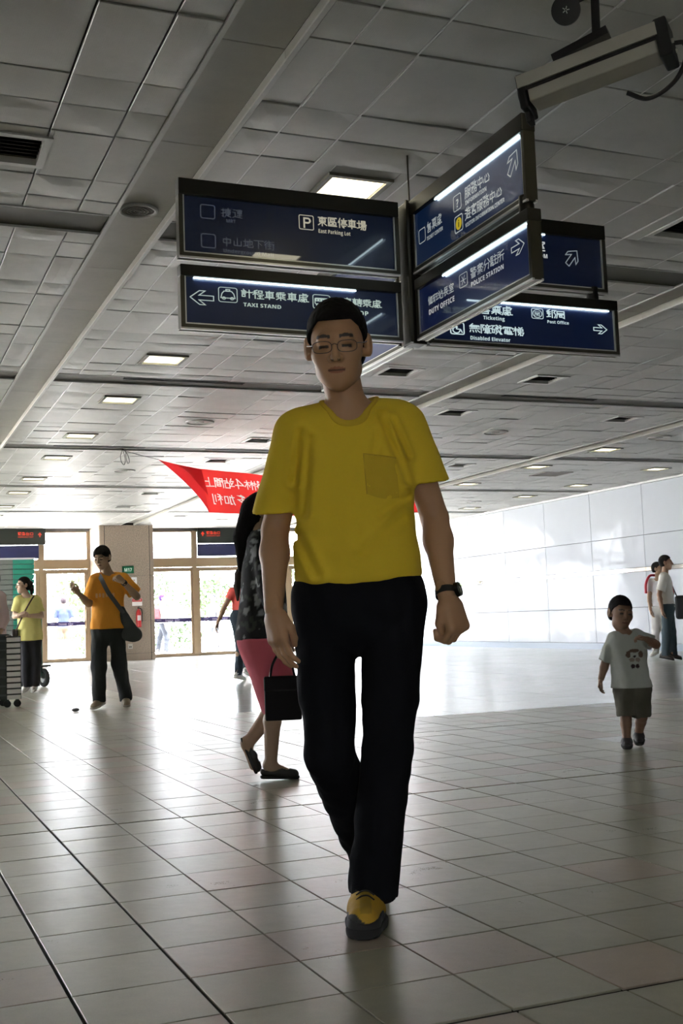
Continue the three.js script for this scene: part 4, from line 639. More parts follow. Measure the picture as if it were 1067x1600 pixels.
const lenv = (a) => Math.hypot(...a), norm = (a) => { const l = lenv(a) || 1; return a.map((v) => v / l); }, dotv = (a, b) => a[0] * b[0] + a[1] * b[1] + a[2] * b[2];
const crossv = (a, b) => [a[1] * b[2] - a[2] * b[1], a[2] * b[0] - a[0] * b[2], a[0] * b[1] - a[1] * b[0]];

// head in its own axes: face towards +z, chin near y = -0.115, crown near 0.12
function headGeo(cell, skin, o = {}) {
  const ch = o.child ? 1 : 0;
  const P = [
    ell([0, 0.032, -0.012], [0.074, 0.09, 0.094], 0.02), ell([0, -0.028, 0.032], [0.061, 0.082, 0.062], 0.03), ell([0, -0.07 + ch * 0.01, 0.035], [0.049 - ch * 0.004, 0.042, 0.046], 0.03), ball([0, -0.097 + ch * 0.016, 0.062], 0.019, 0.03),
    ball([0.043, -0.018, 0.058], 0.022, 0.03), ball([-0.043, -0.018, 0.058], 0.022, 0.03), ball([0.037, -0.066, 0.012], 0.02, 0.03), ball([-0.037, -0.066, 0.012], 0.02, 0.03),
    rc([-0.036, 0.026, 0.082], [0.036, 0.026, 0.082], 0.012, 0.012, 0.02),
    { ...ell([0.031, 0.002, 0.106], [0.018, 0.011, 0.016], 0.012), sub: true }, { ...ell([-0.031, 0.002, 0.106], [0.018, 0.011, 0.016], 0.012), sub: true },
    ell([0.031, 0.001, 0.083], [0.015, 0.0105, 0.0125], 0.004), ell([-0.031, 0.001, 0.083], [0.015, 0.0105, 0.0125], 0.004),
    rc([0, 0.014, 0.094], [0, -0.026, 0.112 - ch * 0.008], 0.008, 0.012, 0.012), ball([0.013, -0.031, 0.098], 0.0085, 0.008), ball([-0.013, -0.031, 0.098], 0.0085, 0.008),
    rc([-0.02, -0.0585, 0.083], [0, -0.0565, 0.091], 0.0045, 0.006, 0.006), rc([0.02, -0.0585, 0.083], [0, -0.0565, 0.091], 0.0045, 0.006, 0.006), rc([-0.014, -0.067, 0.085], [0.014, -0.067, 0.085], 0.0065, 0.0065, 0.006), rc([-0.018, -0.0622, 0.096], [0.018, -0.0622, 0.096], 0.0018, 0.0018, 0.003, null, true),
    ...[1, -1].flatMap((s) => [ell([s * 0.085, 0.0, -0.010], [0.012, 0.033, 0.021], 0.006), rc([s * 0.078, -0.024, 0.0], [s * 0.07, -0.02, 0.004], 0.009, 0.012, 0.006), { ...ell([s * 0.096, 0.002, -0.003], [0.007, 0.02, 0.011], 0.005), sub: true }]),
  ];
  const dk = (k) => skin.map((v) => v * k);
  return sdfGeo(P, { cell, color: (x, y, z) => {
    const ax = Math.abs(x);
    if (z > 0.07) {
      if (Math.abs(y - 0.001 + (ax - 0.031) * 0.05) < (o.down ? 0.0042 : 0.0048) && Math.abs(ax - 0.031) < 0.0135) return [0.03, 0.022, 0.018];
      if (Math.abs(y - 0.031 + Math.abs(ax - 0.03) * 0.22) < 0.0046 && ax > 0.013 && ax < 0.05) return [0.035, 0.025, 0.02];
      if ((x / 0.024) ** 2 + ((y + 0.062) / 0.009) ** 2 < 1 && z > 0.074) return Math.abs(y + 0.0622) < 0.0016 ? [skin[0] * 0.25, skin[1] * 0.18, skin[2] * 0.2] : [skin[0] * 0.72, skin[1] * 0.5, skin[2] * 0.5];
      if (y < -0.033 && y > -0.038 && Math.abs(ax - 0.009) < 0.004) return dk(0.4);
    }
    return skin;
  } });
}
function hairGeo(cell, style) {
  const off = style === 'child' ? 0.009 : 0.011;
  const P = [ell([0, 0.034, -0.014], [0.074 + off, 0.09 + off * 1.15, 0.094 + off], 0.02), ell([0, -0.02, -0.05], [0.062 + off * 0.8, 0.06, 0.05], 0.03)];
  if (style === 'bowl') P.push(ell([0, 0.05, 0.02], [0.084, 0.075, 0.085], 0.02));
  if (style === 'long') P.push(rc([0, 0.02, -0.085], [0.0, -0.16, -0.125], 0.06, 0.05, 0.04), rc([0, -0.16, -0.125], [0.0, -0.36, -0.115], 0.05, 0.022, 0.03));
  if (style === 'tied') P.push(rc([0, 0.03, -0.11], [0, -0.06, -0.13], 0.035, 0.03, 0.03), rc([0, -0.06, -0.13], [0, -0.14, -0.12], 0.03, 0.012, 0.02));
  const front = style === 'bowl' ? 0.058 : style === 'child' ? 0.062 : 0.072;
  const line = (x, z) => { // lower edge of the hair over the head
    const ax = Math.abs(x); if (z > 0.03) return front - (ax > 0.045 ? (ax - 0.045) * (style === 'bowl' ? 1.6 : 1.1) : 0);
    if (z > -0.02) return (front - 0.028) * ((z + 0.02) / 0.05) - 0.022 * (1 - (z + 0.02) / 0.05) - (style === 'long' || style === 'tied' ? 0.02 : 0);
    return -0.06 - (style === 'long' ? 0.6 : style === 'tied' ? 0.15 : 0) ; };
  return sdfGeo(P, { cell, cuts: [(x, y, z) => (line(x, z) - y) * 0.8, ...(style === 'long' || style === 'tied' ? [(x, y, z) => y < -0.02 ? z + 0.0 : -1] : [])], cutK: 0.008, disp: (x, y, z) => 0.0022 * nz(x * 95, y * 45, z * 95) });
}
// hand in its own axes: wrist at the origin, fingers along -y, palm faces +z, thumb on the +x side
function handGeo(cell, curl, spread = 1, thumbIn = 0.5) {
  const P = [rc([0, 0.02, 0], [0, -0.02, 0], 0.027, 0.028, 0.01, [0, 1, 0.72]), rc([-0.024, -0.03, 0], [-0.026, -0.085, 0], 0.016, 0.0135, 0.018), rc([0.0, -0.02, 0], [0.0, -0.09, -0.002], 0.019, 0.0145, 0.018), rc([0.02, -0.03, 0], [0.026, -0.085, 0], 0.018, 0.014, 0.018)];
  const L = [[0.027, 0.040, 0.025, 0.019], [0.009, 0.044, 0.029, 0.021], [-0.010, 0.041, 0.027, 0.020], [-0.027, 0.033, 0.021, 0.017]];
  L.forEach(([x, a, b, c], i) => {
    let p = [x, -0.088 + (i === 3 ? 0.008 : i === 0 ? 0.003 : 0), 0], ang = curl[0] * (1 + i * 0.06); const sp = (x * 2.2) * spread * 0.12;
    [a, b, c].forEach((l, j) => { const d = [sp * l * 6, -Math.cos(ang) * l, Math.sin(ang) * l], q = addv(p, d), r = [0.0095, 0.0088, 0.0078, 0.0066]; P.push(rc(p, q, r[j] - (i === 3 ? 0.001 : 0), r[j + 1] - (i === 3 ? 0.001 : 0), j ? 0.003 : 0.008)); p = q; ang += curl[1]; });
  });
  const t0 = [0.022, -0.028, 0.008], t1 = [0.044 - 0.012 * thumbIn, -0.062, 0.016 + 0.012 * thumbIn], t2 = [0.048 - 0.03 * thumbIn, -0.092, 0.024 + 0.018 * thumbIn], t3 = [0.046 - 0.05 * thumbIn, -0.114 + 0.012 * thumbIn, 0.03 + 0.018 * thumbIn];
  P.push(rc(t0, t1, 0.016, 0.0115, 0.012), rc(t1, t2, 0.0115, 0.0095, 0.004), rc(t2, t3, 0.0095, 0.0078, 0.003));
  return sdfGeo(P, { cell });
}
function frame3(origin, yUp, zDir) { const y = norm(yUp); let x = norm(crossv(y, zDir)); const z = crossv(x, y); return new THREE.Matrix4().makeBasis(V(...x), V(...y), V(...z)).setPosition(V(...origin)); }
function skinned(g, skin) { return tint(g, skin); }

// builds a person from joints; F is the way the chest faces (unit, in the person's own axes)
function person(o) {
  const J = o.J, S = o.s ?? 1, F = o.F ?? [0, 0, 1], G = o.g ?? 1, cell = o.cell ?? 0.011, fl = [F[0], F[2]];
  const root = thing('person', o.label, 'person', [o.at[0], o.y ?? 0, o.at[1]], o.yaw); const skin = o.skin ?? [0.30, 0.17, 0.10];
  const matSkin = new THREE.MeshStandardMaterial({ vertexColors: true, roughness: 0.55 });
  const hm = mixv(J.hip[0], J.hip[1], 0.5), sm = mixv(J.sh[0], J.sh[1], 0.5);
  const waist = mixv(hm, sm, 0.36), chest = mixv(hm, sm, 0.74), nb = addv(sm, [0, 0.035 * S, 0]);
  const inn = (i, t) => mixv(J.sh[i], sm, t);
  const torso = (e) => [rc(mixv(J.hip[0], hm, 0.25), mixv(J.hip[1], hm, 0.25), (0.105 * G) * S + e, (0.105 * G) * S + e, 0.05 * S, [...fl, 0.9]), rc(hm, waist, 0.135 * S * G + e, 0.128 * S * G + e, 0.05 * S, [...fl, 0.76]), rc(waist, chest, 0.13 * S * G + e, 0.148 * S * G + e, 0.05 * S, [...fl, 0.72]), rc(inn(0, 0.28), inn(1, 0.28), 0.066 * S + e, 0.066 * S + e, 0.06 * S), rc(nb, inn(0, 0.25), 0.05 * S + e, 0.05 * S + e, 0.04 * S), rc(nb, inn(1, 0.25), 0.05 * S + e, 0.05 * S + e, 0.04 * S)];
  const armR = o.armR ?? [0.047, 0.040, 0.0275], legR = o.legR ?? [0.083, 0.054, 0.036];
  const hs = o.headScale ?? 1;
  const headM = new THREE.Matrix4().compose(V(...J.head), new THREE.Quaternion().setFromEuler(new THREE.Euler(o.look?.[1] ?? 0, o.look?.[0] ?? 0, o.look?.[2] ?? 0, 'YXZ')), V(hs, hs, hs));
  const jaw = V(0, -0.07, -0.005).applyMatrix4(headM).toArray();
  const limbs = [];
  for (const i of [0, 1]) {
    limbs.push(rc(J.sh[i], J.el[i], armR[0] * S, armR[1] * S, 0.03 * S), rc(J.el[i], mixv(J.el[i], J.wr[i], 0.3), armR[1] * S, armR[1] * 1.02 * S, 0.01), rc(mixv(J.el[i], J.wr[i], 0.3), J.wr[i], armR[1] * 1.02 * S, armR[2] * S, 0.02 * S));
    const calf = addv(mixv(J.kn[i], J.an[i], 0.28), F, -0.018 * S);
    limbs.push(rc(J.hip[i], J.kn[i], legR[0] * S, legR[1] * S, 0.05 * S), rc(J.kn[i], calf, legR[1] * S, legR[1] * 1.02 * S, 0.02 * S), rc(calf, J.an[i], legR[1] * S, legR[2] * S, 0.02 * S));
    const tn = norm(subv(J.toe[i], J.an[i]));
    limbs.push(rc(addv(J.an[i], tn, -0.02 * S), addv(J.toe[i], tn, -0.06 * S), 0.034 * S, 0.026 * S, 0.02 * S));
  }
  const geos = [skinned(sdfGeo([...torso(0), ...limbs, rc(nb, jaw, 0.056 * S, 0.054 * hs, 0.03 * S)], { cell }), skin)];
  const hg = headGeo(o.headCell ?? Math.max(0.0035, cell * 0.5), skin, { child: o.child, down: o.down }); hg.applyMatrix4(headM); geos.push(hg);
  for (const i of [0, 1]) {
    const h = o.hand?.[i] ?? {}; const g = handGeo(h.cell ?? o.handCell ?? 0.0045, h.curl ?? [0.35, 0.4], h.spread ?? 1, h.thumb ?? 0.4);
    const hx = crossv(norm(subv(J.wr[i], J.tip[i])), h.palm ?? [i ? -1 : 1, 0, 0]); if (h.mirror ?? (dotv(hx, h.thumbTo ?? F) < 0)) g.scale(-1, 1, 1), g.index.array.reverse(), g.computeVertexNormals();
    const hsz = (h.size ?? 1) * S; g.scale(hsz, hsz, hsz); g.applyMatrix4(frame3(J.wr[i], subv(J.wr[i], J.tip[i]), h.palm ?? [i ? -1 : 1, 0, 0])); geos.push(skinned(g, skin));
  }
  mesh('body', mergeGeometries(geos.map((g) => { const q = g.toNonIndexed(); q.deleteAttribute('uv'); return q; })), matSkin, root);
  if (o.hair) { const g = hairGeo(o.headCell ?? Math.max(0.004, cell * 0.5), o.hair.style); g.applyMatrix4(headM); mesh('hair', g, mat(lin(...(o.hair.color ?? [0.012, 0.009, 0.008])), 0.8, { physical: true, specularIntensity: 0.35 }), root); }
  const fold = (amp, f) => (x, y, z) => amp * (nz(x * f * 1.3 + 7, y * f * 0.7 + z * 3, z * f * 1.3) + 0.5 * nz(x * f * 2.7, y * f * 1.5, z * f * 2.7 + 3));
  const T = o.top;
  if (T) {
    const e = T.e ?? 0.013, P = torso(e), cuts = [];
    for (const i of [0, 1]) {
      const t = T.sleeve[i], d = subv(J.el[i], J.sh[i]), w = subv(J.wr[i], J.el[i]); const end = t <= 1 ? addv(J.sh[i], d, t) : addv(J.el[i], w, t - 1); const r0 = (T.r?.[0] ?? 0.066) * S, r1 = (T.r?.[1] ?? 0.074) * S;
      const dir = norm(t <= 1 ? d : w);
      const cut = (x, y, z) => { const v = [x - end[0], y - end[1], z - end[2]], a = dotv(v, dir); return T.tilt ? a + T.tilt[i] * (v[0] - dir[0] * a) : a; };
      if (t <= 1) P.push({ ...rc(J.sh[i], addv(end, dir, 0.03), r0, r1, 0.035 * S), cut }); else P.push(rc(J.sh[i], J.el[i], r0, r0, 0.03), { ...rc(J.el[i], addv(end, dir, 0.03), r0, r1, 0.02), cut });
      P.push(rc(addv(end, dir, -0.035 * S), addv(end, dir, 0.04), r1 * 0.6, r1 - (T.wall ?? 0.014), 0.004, null, true));
    }
    cuts.push(T.hemFn ?? ((x, y) => T.hem - y));
    P.push({ ...rc(addv(nb, [F[0] * (T.neckF ?? 0.02) * S, (T.neckY ?? 0.02) * S, F[2] * (T.neckF ?? 0.02) * S]), addv(nb, [F[0] * 0.03 * S, 0.12 * S, F[2] * 0.03 * S]), (T.neck ?? 0.066) * S, (T.neck2 ?? (T.neck ?? 0.066) * 1.2) * S, 0.008), sub: true, isHole: true });
    P.push(...(T.extra ?? []));
    if (T.band) { const h = P.find((q) => q.isHole), A = h.a, Bv = subv(h.b, h.a), l2 = dotv(Bv, Bv); const hd = (x, y, z) => { const v = [x - A[0], y - A[1], z - A[2]], t = cl(dotv(v, Bv) / l2); return lenv(addv(v, Bv, -t)) - (h.ra + (h.rb - h.ra) * t); }; mesh('neckband', sdfGeo([...torso(e + 0.004).slice(2), ...(T.extra ?? []).map((q) => q.c ? q : ({ ...q, ra: q.ra + 0.004, rb: q.rb + 0.004 })), h], { cell: 0.004, cuts: [(x, y, z) => hd(x, y, z) - 0.017], cutK: 0.003 }), mat(lin(...T.band), 0.9), root); }
    const g = sdfGeo(P, { cell: T.cell ?? cell, cuts, cutK: T.cutK ?? 0.012, disp: T.disp ?? fold(T.amp ?? 0.006, T.f ?? 9), color: T.color });
    mesh(T.name ?? 'shirt', g, T.color ? new THREE.MeshStandardMaterial({ vertexColors: true, roughness: 0.9 }) : mat(lin(...T.c), 0.9), root);
  }
  const B = o.bottom;
  if (B) {
    const e = B.e ?? 0.012, P = [], cuts = [(x, y) => y - B.top];
    P.push(rc(mixv(J.hip[0], hm, 0.25), mixv(J.hip[1], hm, 0.25), 0.105 * G * S + e, 0.105 * G * S + e, 0.05 * S, [...fl, 0.92]), rc(hm, waist, 0.135 * S * G + e, 0.125 * S * G + e, 0.05 * S, [...fl, 0.8]));
    if (B.kind === 'skirt') { for (const i of [0, 1]) P.push(rc(J.hip[i], J.kn[i], 0.105 * S + e, (B.flare ?? 0.09) * S, 0.1)); P.push(rc(hm, mixv(J.kn[0], J.kn[1], 0.5), 0.12 * S, (B.flare ?? 0.09) * S, 0.1), rc(mixv(J.kn[0], J.kn[1], 0.5), addv(mixv(J.kn[0], J.kn[1], 0.5), [0, -0.1, 0]), 0.085 * S, 0.07 * S, 0.02, null, true)); cuts.push((x, y) => B.end - y); }
    else for (const i of [0, 1]) {
      const R = B.R ?? [0.095, 0.072, 0.066];
      if (B.kind === 'shorts') { const d = norm(subv(J.kn[i], J.hip[i])), end = addv(J.hip[i], subv(J.kn[i], J.hip[i]), B.end); P.push({ ...rc(J.hip[i], addv(end, d, 0.03), R[0] * S, R[1] * S, 0.04 * S), cut: (x, y, z) => dotv([x - end[0], y - end[1], z - end[2]], d) }, rc(addv(end, d, -0.06 * S), addv(end, d, 0.05), R[1] * S * 0.75, R[1] * S - 0.008, 0.004, null, true)); }
      else { const d = norm(subv(J.an[i], J.kn[i])), end = addv(J.an[i], d, B.drop ?? 0.01); P.push(rc(J.hip[i], J.kn[i], R[0] * S, R[1] * S, (B.k ?? 0.045) * S), { ...rc(J.kn[i], addv(end, d, 0.02), R[1] * S, R[2] * S, (B.k ?? 0.03) * S), cut: (x, y, z) => dotv([x - end[0], y - end[1], z - end[2]], d) }, rc(addv(end, d, -0.07), addv(end, d, 0.05), R[2] * S * 0.8, R[2] * S - 0.008, 0.004, null, true)); }
    }
    P.push(...(B.extra ?? []));
    mesh(B.name ?? 'trousers', sdfGeo(P, { cell: B.cell ?? cell, cuts, cutK: 0.008, disp: B.disp ?? fold(B.amp ?? 0.006, B.f ?? 10) }), mat(lin(...B.c), B.rough ?? 0.9, B.dull ? { physical: true, specularIntensity: 0.15 } : {}), root);
  }
  if (o.shoes) for (const i of [0, 1]) {
    const H = o.shoes, a = J.an[i], t = J.toe[i], d = norm(subv(t, addv(a, [0, -0.07 * S, 0]))), up = H.up?.[i] ?? norm(subv([0, 1, 0], d.map((v) => v * d[1]))); const side = crossv(up, d);
    const sh = new THREE.Group(); sh.name = 'shoe'; root.add(sh); const w = (H.w ?? 0.043) * S;
    const base = addv(t, d, -0.045 * S), heel = addv(base, d, -(H.len ?? 0.2) * S + 0.02 * S); const lift = (p, h) => addv(p, up, h);
    const floorCut = (x, y, z) => -dotv([x - t[0], y - t[1], z - t[2]], up) - 0.004;
    const sole = sdfGeo([rc(lift(base, 0.012), lift(mixv(base, heel, 0.3), 0.012), w, w * 1.02, 0.02), rc(lift(mixv(base, heel, 0.3), 0.012), lift(heel, 0.012), w * 1.02, w * 0.8, 0.02)], { cell: H.cell ?? 0.006, cuts: [floorCut, (x, y, z) => dotv([x - t[0], y - t[1], z - t[2]], up) - (H.sole ?? 0.022)], cutK: 0.004 });
    const upper = sdfGeo([rc(lift(base, 0.024 * S), lift(mixv(base, heel, 0.4), 0.034 * S), w * 0.84, w * 0.92, 0.03), rc(lift(mixv(base, heel, 0.4), 0.034 * S), lift(heel, 0.04 * S), w * 0.92, w * 0.78, 0.03), ...(H.low ? [] : [rc(lift(mixv(base, heel, 0.55), 0.05 * S), lift(mixv(base, heel, 0.85), 0.075 * S), w * 0.75, w * 0.8, 0.03)]), ...(H.low ? [rc(lift(mixv(base, heel, 0.3), 0.055 * S), lift(mixv(base, heel, 0.95), 0.06 * S), w * 0.7, w * 0.72, 0.008, null, true)] : [])], { cell: H.cell ?? 0.006, cuts: [(x, y, z) => -dotv([x - t[0], y - t[1], z - t[2]], up) + (H.sole ?? 0.022) - 0.004], cutK: 0.004, color: H.color });
    mesh('upper', upper, H.color ? new THREE.MeshStandardMaterial({ vertexColors: true, roughness: 0.7 }) : mat(lin(...H.c), 0.6), sh); mesh('sole', sole, mat(lin(...H.soleC), 0.8), sh);
    if (H.extra) H.extra(sh, i, { base, heel, up, d, side, w, lift, t });
  }
  return { root, headM, nb, waist, hm, sm };
}

// ---------- the man in the yellow T-shirt ----------
{
  const J = { head: [-0.024, 1.722, 0.065], sh: [[-0.165, 1.468, 0], [0.172, 1.484, 0]], el: [[-0.240, 1.18, -0.06], [0.258, 1.20, -0.07]], wr: [[-0.243, 0.935, 0.07], [0.276, 0.955, 0.05]], tip: [[-0.222, 0.757, 0.10], [0.325, 0.79, 0.08]],
    hip: [[-0.088, 0.945, -0.02], [0.112, 0.955, 0]], kn: [[-0.094, 0.50, 0.03], [0.080, 0.52, 0.08]], an: [[0.01, 0.15, -0.33], [0.024, 0.10, 0.005]], toe: [[0.01, 0.005, -0.20], [-0.006, 0.004, 0.205]] };
  const sleeveFold = (x, y, z) => { // long soft creases from the armpits and round the belly
    let d = 0.0045 * nz(x * 8 + 3, y * 5, z * 8) + 0.0022 * nz(x * 20, y * 11, z * 20);
    const crease = (ax, ay, bx, by, w, a) => { const ux = bx - ax, uy = by - ay, l = Math.hypot(ux, uy); const t = cl(((x - ax) * ux + (y - ay) * uy) / (l * l)); const q = Math.hypot(x - ax - ux * t, y - ay - uy * t) / w; return a * (0.95 * Math.exp(-q * q) - 1.0 * Math.exp(-(q - 1.7) * (q - 1.7))) * (z > -0.02 ? 1 : 0.2); };
    d += crease(0.10, 1.50, 0.165, 1.30, 0.011, 0.009) + crease(0.13, 1.49, 0.175, 1.38, 0.009, 0.008) + crease(0.085, 1.45, 0.07, 1.38, 0.010, 0.006) + crease(0.06, 1.30, 0.10, 1.27, 0.008, 0.005) + crease(0.12, 1.36, 0.15, 1.28, 0.009, 0.006) + crease(-0.145, 1.46, -0.17, 1.32, 0.012, 0.009) + crease(-0.12, 1.44, -0.14, 1.22, 0.012, 0.007) + crease(-0.165, 1.15, -0.11, 1.03, 0.014, 0.008) + crease(0.165, 1.26, 0.08, 1.20, 0.012, 0.007) + crease(0.15, 1.19, 0.02, 1.08, 0.014, 0.006) + crease(0.03, 1.33, 0.01, 1.12, 0.014, 0.004) - crease(0.0, 1.3, -0.03, 1.1, 0.03, 0.006) - crease(-0.09, 1.4, -0.10, 1.2, 0.03, 0.005);
    return d; };
  const hem = (x, y, z) => (0.992 + 0.028 * Math.max(0, x) * 3.3 + 0.012 * Math.max(0, -x - 0.05) * 8) - y;
  const yellow = [0.66, 0.47, 0.022];
  const skinM = [0.40, 0.225, 0.115];
  const p = person({ label: 'man in a yellow pocket T-shirt and dark jeans walking with downcast eyes', at: [1.378, -3.233], yaw: -0.40285, J, s: 1.04, g: 1.12, skin: skinM, legR: [0.074, 0.05, 0.034], cell: 0.008, headCell: 0.0025, handCell: 0.003, headScale: 1.10, look: [-0.07, 0.22, 0.02], down: true, armR: [0.046, 0.0415, 0.0275],
    hair: { style: 'short', color: [0.005, 0.004, 0.004] },
    hand: [{ curl: [0.22, 0.35], thumb: 0.45, palm: [0.75, 0, -0.65], size: 1.02 }, { curl: [1.0, 1.15], thumb: 1.0, palm: [-0.7, 0, -0.7], size: 1.12 }],
    top: { name: 't_shirt', c: yellow, sleeve: [0.80, 0.60], r: [0.063, 0.079], tilt: [0.28, -0.25], hemFn: hem, cutK: 0.03, cell: 0.0055, disp: sleeveFold, e: 0.014, neck: 0.060, neck2: 0.094, neckY: 0.004, neckF: 0.038, wall: 0.03, band: [0.52, 0.36, 0.02], extra: [ell([0.012, 1.08, 0.02], [0.182, 0.12, 0.125], 0.05), rc([0.01, 1.36, 0.0], [0.012, 1.1, 0.0], 0.16, 0.168, 0.04, [0, 1, 0.68])] },
    bottom: { name: 'jeans', top: 1.05, k: 0.012, dull: true, c: [0.007, 0.0075, 0.0095], R: [0.088, 0.073, 0.066], drop: 0.02, cell: 0.0075, f: 14, amp: 0.006, e: 0.010, extra: [rc([0.122, 0.9, 0], [0.094, 0.66, 0.04], 0.088, 0.084, 0.015), rc([-0.098, 0.9, 0], [-0.1, 0.66, 0.02], 0.088, 0.079, 0.015), { ...rc([0.026, 0.17, 0.01], [0.024, 0.06, 0.015], 0.070, 0.074, 0.02), cut: (x, y, z) => 0.088 - 0.15 * x - y }] },
  });
  const root = p.root;
  // chest pocket laid on the shirt front
  {
    const shirt = root.children.find((c) => c.name === 't_shirt'), pos = shirt.geometry.attributes.position; const zAt = (x, y) => { let b = -1, s = 0, w = 0; for (let i = 0; i < pos.count; i++) { if (pos.getZ(i) < 0.02) continue; const dx = pos.getX(i) - x, dy = pos.getY(i) - y, q = dx * dx + dy * dy; if (q < 0.0003) { const k = 1 / (q + 1e-5); s += k * pos.getZ(i); w += k; } } return w ? s / w : 0.1; };
    const P = [], I = [], n = 12, m = 12; for (let j = 0; j <= m; j++) for (let i = 0; i <= n; i++) { const u = i / n, v = j / m; const x = 0.040 + 0.098 * u + 0.006 * v, y = 1.382 - 0.118 * v - 0.012 * u - (v > 0.9 ? 0.01 * Math.sin(Math.PI * u) : 0); P.push(x, y, zAt(x, y) + 0.0035 + 0.002 * Math.sin(u * 9 + v * 5)); }
    for (let j = 0; j < m; j++) for (let i = 0; i < n; i++) { const a = j * (n + 1) + i; I.push(a, a + n + 1, a + 1, a + 1, a + n + 1, a + n + 2); }
    const g = new THREE.BufferGeometry(); g.setAttribute('position', new THREE.Float32BufferAttribute(P, 3)); g.setIndex(I); g.computeVertexNormals(); mesh('pocket', g, mat(lin(0.55, 0.38, 0.02), 0.9), root);
    const edge = []; for (let i = 0; i <= 10; i++) { const u = i / 10, x = 0.040 + 0.098 * u, y = 1.382 - 0.012 * u; edge.push([x, y, zAt(x, y) + 0.005]); } mesh('pocket_hem', tube(edge, 0.0022, 30, 6), mat(lin(0.48, 0.33, 0.02), 0.9), root);
    const sd = []; for (let i = 0; i <= 10; i++) { const v = i / 10, x = 0.041 + 0.006 * v, y = 1.382 - 0.12 * v; sd.push([x, y, zAt(x, y) + 0.004]); } mesh('pocket_seam', tube(sd, 0.0014, 30, 6), mat(lin(0.45, 0.31, 0.02), 0.9), root);
  }
  // glasses, set on the head
  const matLens = new THREE.MeshPhysicalMaterial({ color: 0xffffff, roughness: 0.0, transmission: 1, thickness: 0, ior: 1.25, specularIntensity: 0.4, side: THREE.DoubleSide });
  {
    const gl = new THREE.Group(); gl.name = 'glasses'; root.add(gl); const mm = mat(lin(0.06, 0.05, 0.045), 0.3, { metalness: 0.7 });
    for (const s of [1, -1]) {
      const pts = []; for (let i = 0; i <= 24; i++) { const a = i / 24 * Math.PI * 2; const c = Math.cos(a), q = Math.sin(a); pts.push([s * 0.034 + 0.026 * Math.sign(c) * Math.pow(Math.abs(c), 0.7), 0.0 + 0.0155 * Math.sign(q) * Math.pow(Math.abs(q), 0.7), 0.112 - Math.abs(s * 0.034 + 0.026 * c) * 0.12]); }
      mesh('rim', tube(pts, 0.0011, 60, 6).applyMatrix4(p.headM), mm, gl);
      mesh('lens', new THREE.CircleGeometry(0.0225, 28).scale(1.12, 0.66, 1).rotateY(s * 0.12).translate(s * 0.034, 0, 0.108).applyMatrix4(p.headM), matLens, gl);
      mesh('temple', tube([[s * 0.06, 0.006, 0.103], [s * 0.079, 0.007, 0.05], [s * 0.083, 0.008, 0.0], [s * 0.083, -0.006, -0.02]], 0.0014, 20, 6).applyMatrix4(p.headM), mm, gl);
    }
    mesh('bridge', tube([[-0.009, 0.004, 0.111], [0, 0.008, 0.114], [0.009, 0.004, 0.111]], 0.0011, 12, 6).applyMatrix4(p.headM), mm, gl);
  }
  // belt loops, fly and pocket seams of the jeans
  const jm = mat(lin(0.018, 0.02, 0.026), 0.9);
  // wristwatch
  {
    const w = new THREE.Group(); w.name = 'wristwatch'; root.add(w); const a = J.el[1], b = J.wr[1], d = norm(subv(b, a)); const m = frame3(mixv(a, b, 0.965), d, [0.85, 0, 0.5]);
    mesh('strap', new THREE.CylinderGeometry(0.0345, 0.0335, 0.022, 32, 1, true).scale(1.08, 1, 1).applyMatrix4(m), mat(lin(0.006, 0.006, 0.006), 0.5), w);
    mesh('case', cyl(0.0215, 0.0225, 0.012, 0, 0, 0.038, 32, 'z').applyMatrix4(m), mat(lin(0.03, 0.03, 0.03), 0.25, { metalness: 0.7 }), w);
    mesh('dial', cyl(0.017, 0.017, 0.002, 0, 0, 0.0445, 28, 'z').applyMatrix4(m), mat(lin(0.12, 0.13, 0.10), 0.12), w);
    mesh('hands', merge([bar([0, 0, 0.046], [0.0, 0.011, 0.046], 0.002, 0.001), bar([0, 0, 0.046], [0.008, -0.003, 0.046], 0.002, 0.001)]).applyMatrix4(m), mat(lin(0.6, 0.6, 0.5), 0.4), w);
  }
  // trainers: mustard uppers, dark toe guard, laces
  for (const i of [1, 0]) {
    const sh = new THREE.Group(); sh.name = 'shoe'; root.add(sh);
    const M = new THREE.Matrix4(); if (i === 1) M.makeTranslation(-0.004, 0, -0.005); else M.compose(V(0.02, 0.0, -0.36), new THREE.Quaternion().setFromEuler(new THREE.Euler(0.42, 0.05, 0)), V(1, 1, 1)), M.setPosition(0.022, 0.062, -0.40);
    const up = (g) => g.applyMatrix4(M);
    const body = [rc([0.006, 0.045, -0.06], [0.004, 0.05, 0.06], 0.046, 0.05, 0.03), rc([0.004, 0.05, 0.06], [-0.004, 0.04, 0.155], 0.05, 0.046, 0.03), rc([0.01, 0.09, -0.03], [0.012, 0.115, -0.02], 0.046, 0.045, 0.03), rc([0.008, 0.085, 0.02], [0.002, 0.06, 0.11], 0.036, 0.034, 0.02)];
    mesh('upper', up(sdfGeo(body, { cell: 0.004, cuts: [(x, y) => 0.02 - y], disp: (x, y, z) => 0.0012 * nz(x * 60, y * 60, z * 60), color: (x, y, z) => { const e = 0.062 + 0.012 * Math.sin(x * 60 + z * 20); if (y < e - 0.006 && z > 0.09) return [0.03, 0.032, 0.028]; if (y < 0.048 && x > 0.028) return [0.06, 0.065, 0.055]; if (Math.abs(x - 0.002) < 0.017 && y > 0.07) return [0.30, 0.19, 0.02]; return [0.46, 0.27, 0.02]; } })), new THREE.MeshStandardMaterial({ vertexColors: true, roughness: 0.8 }), sh);
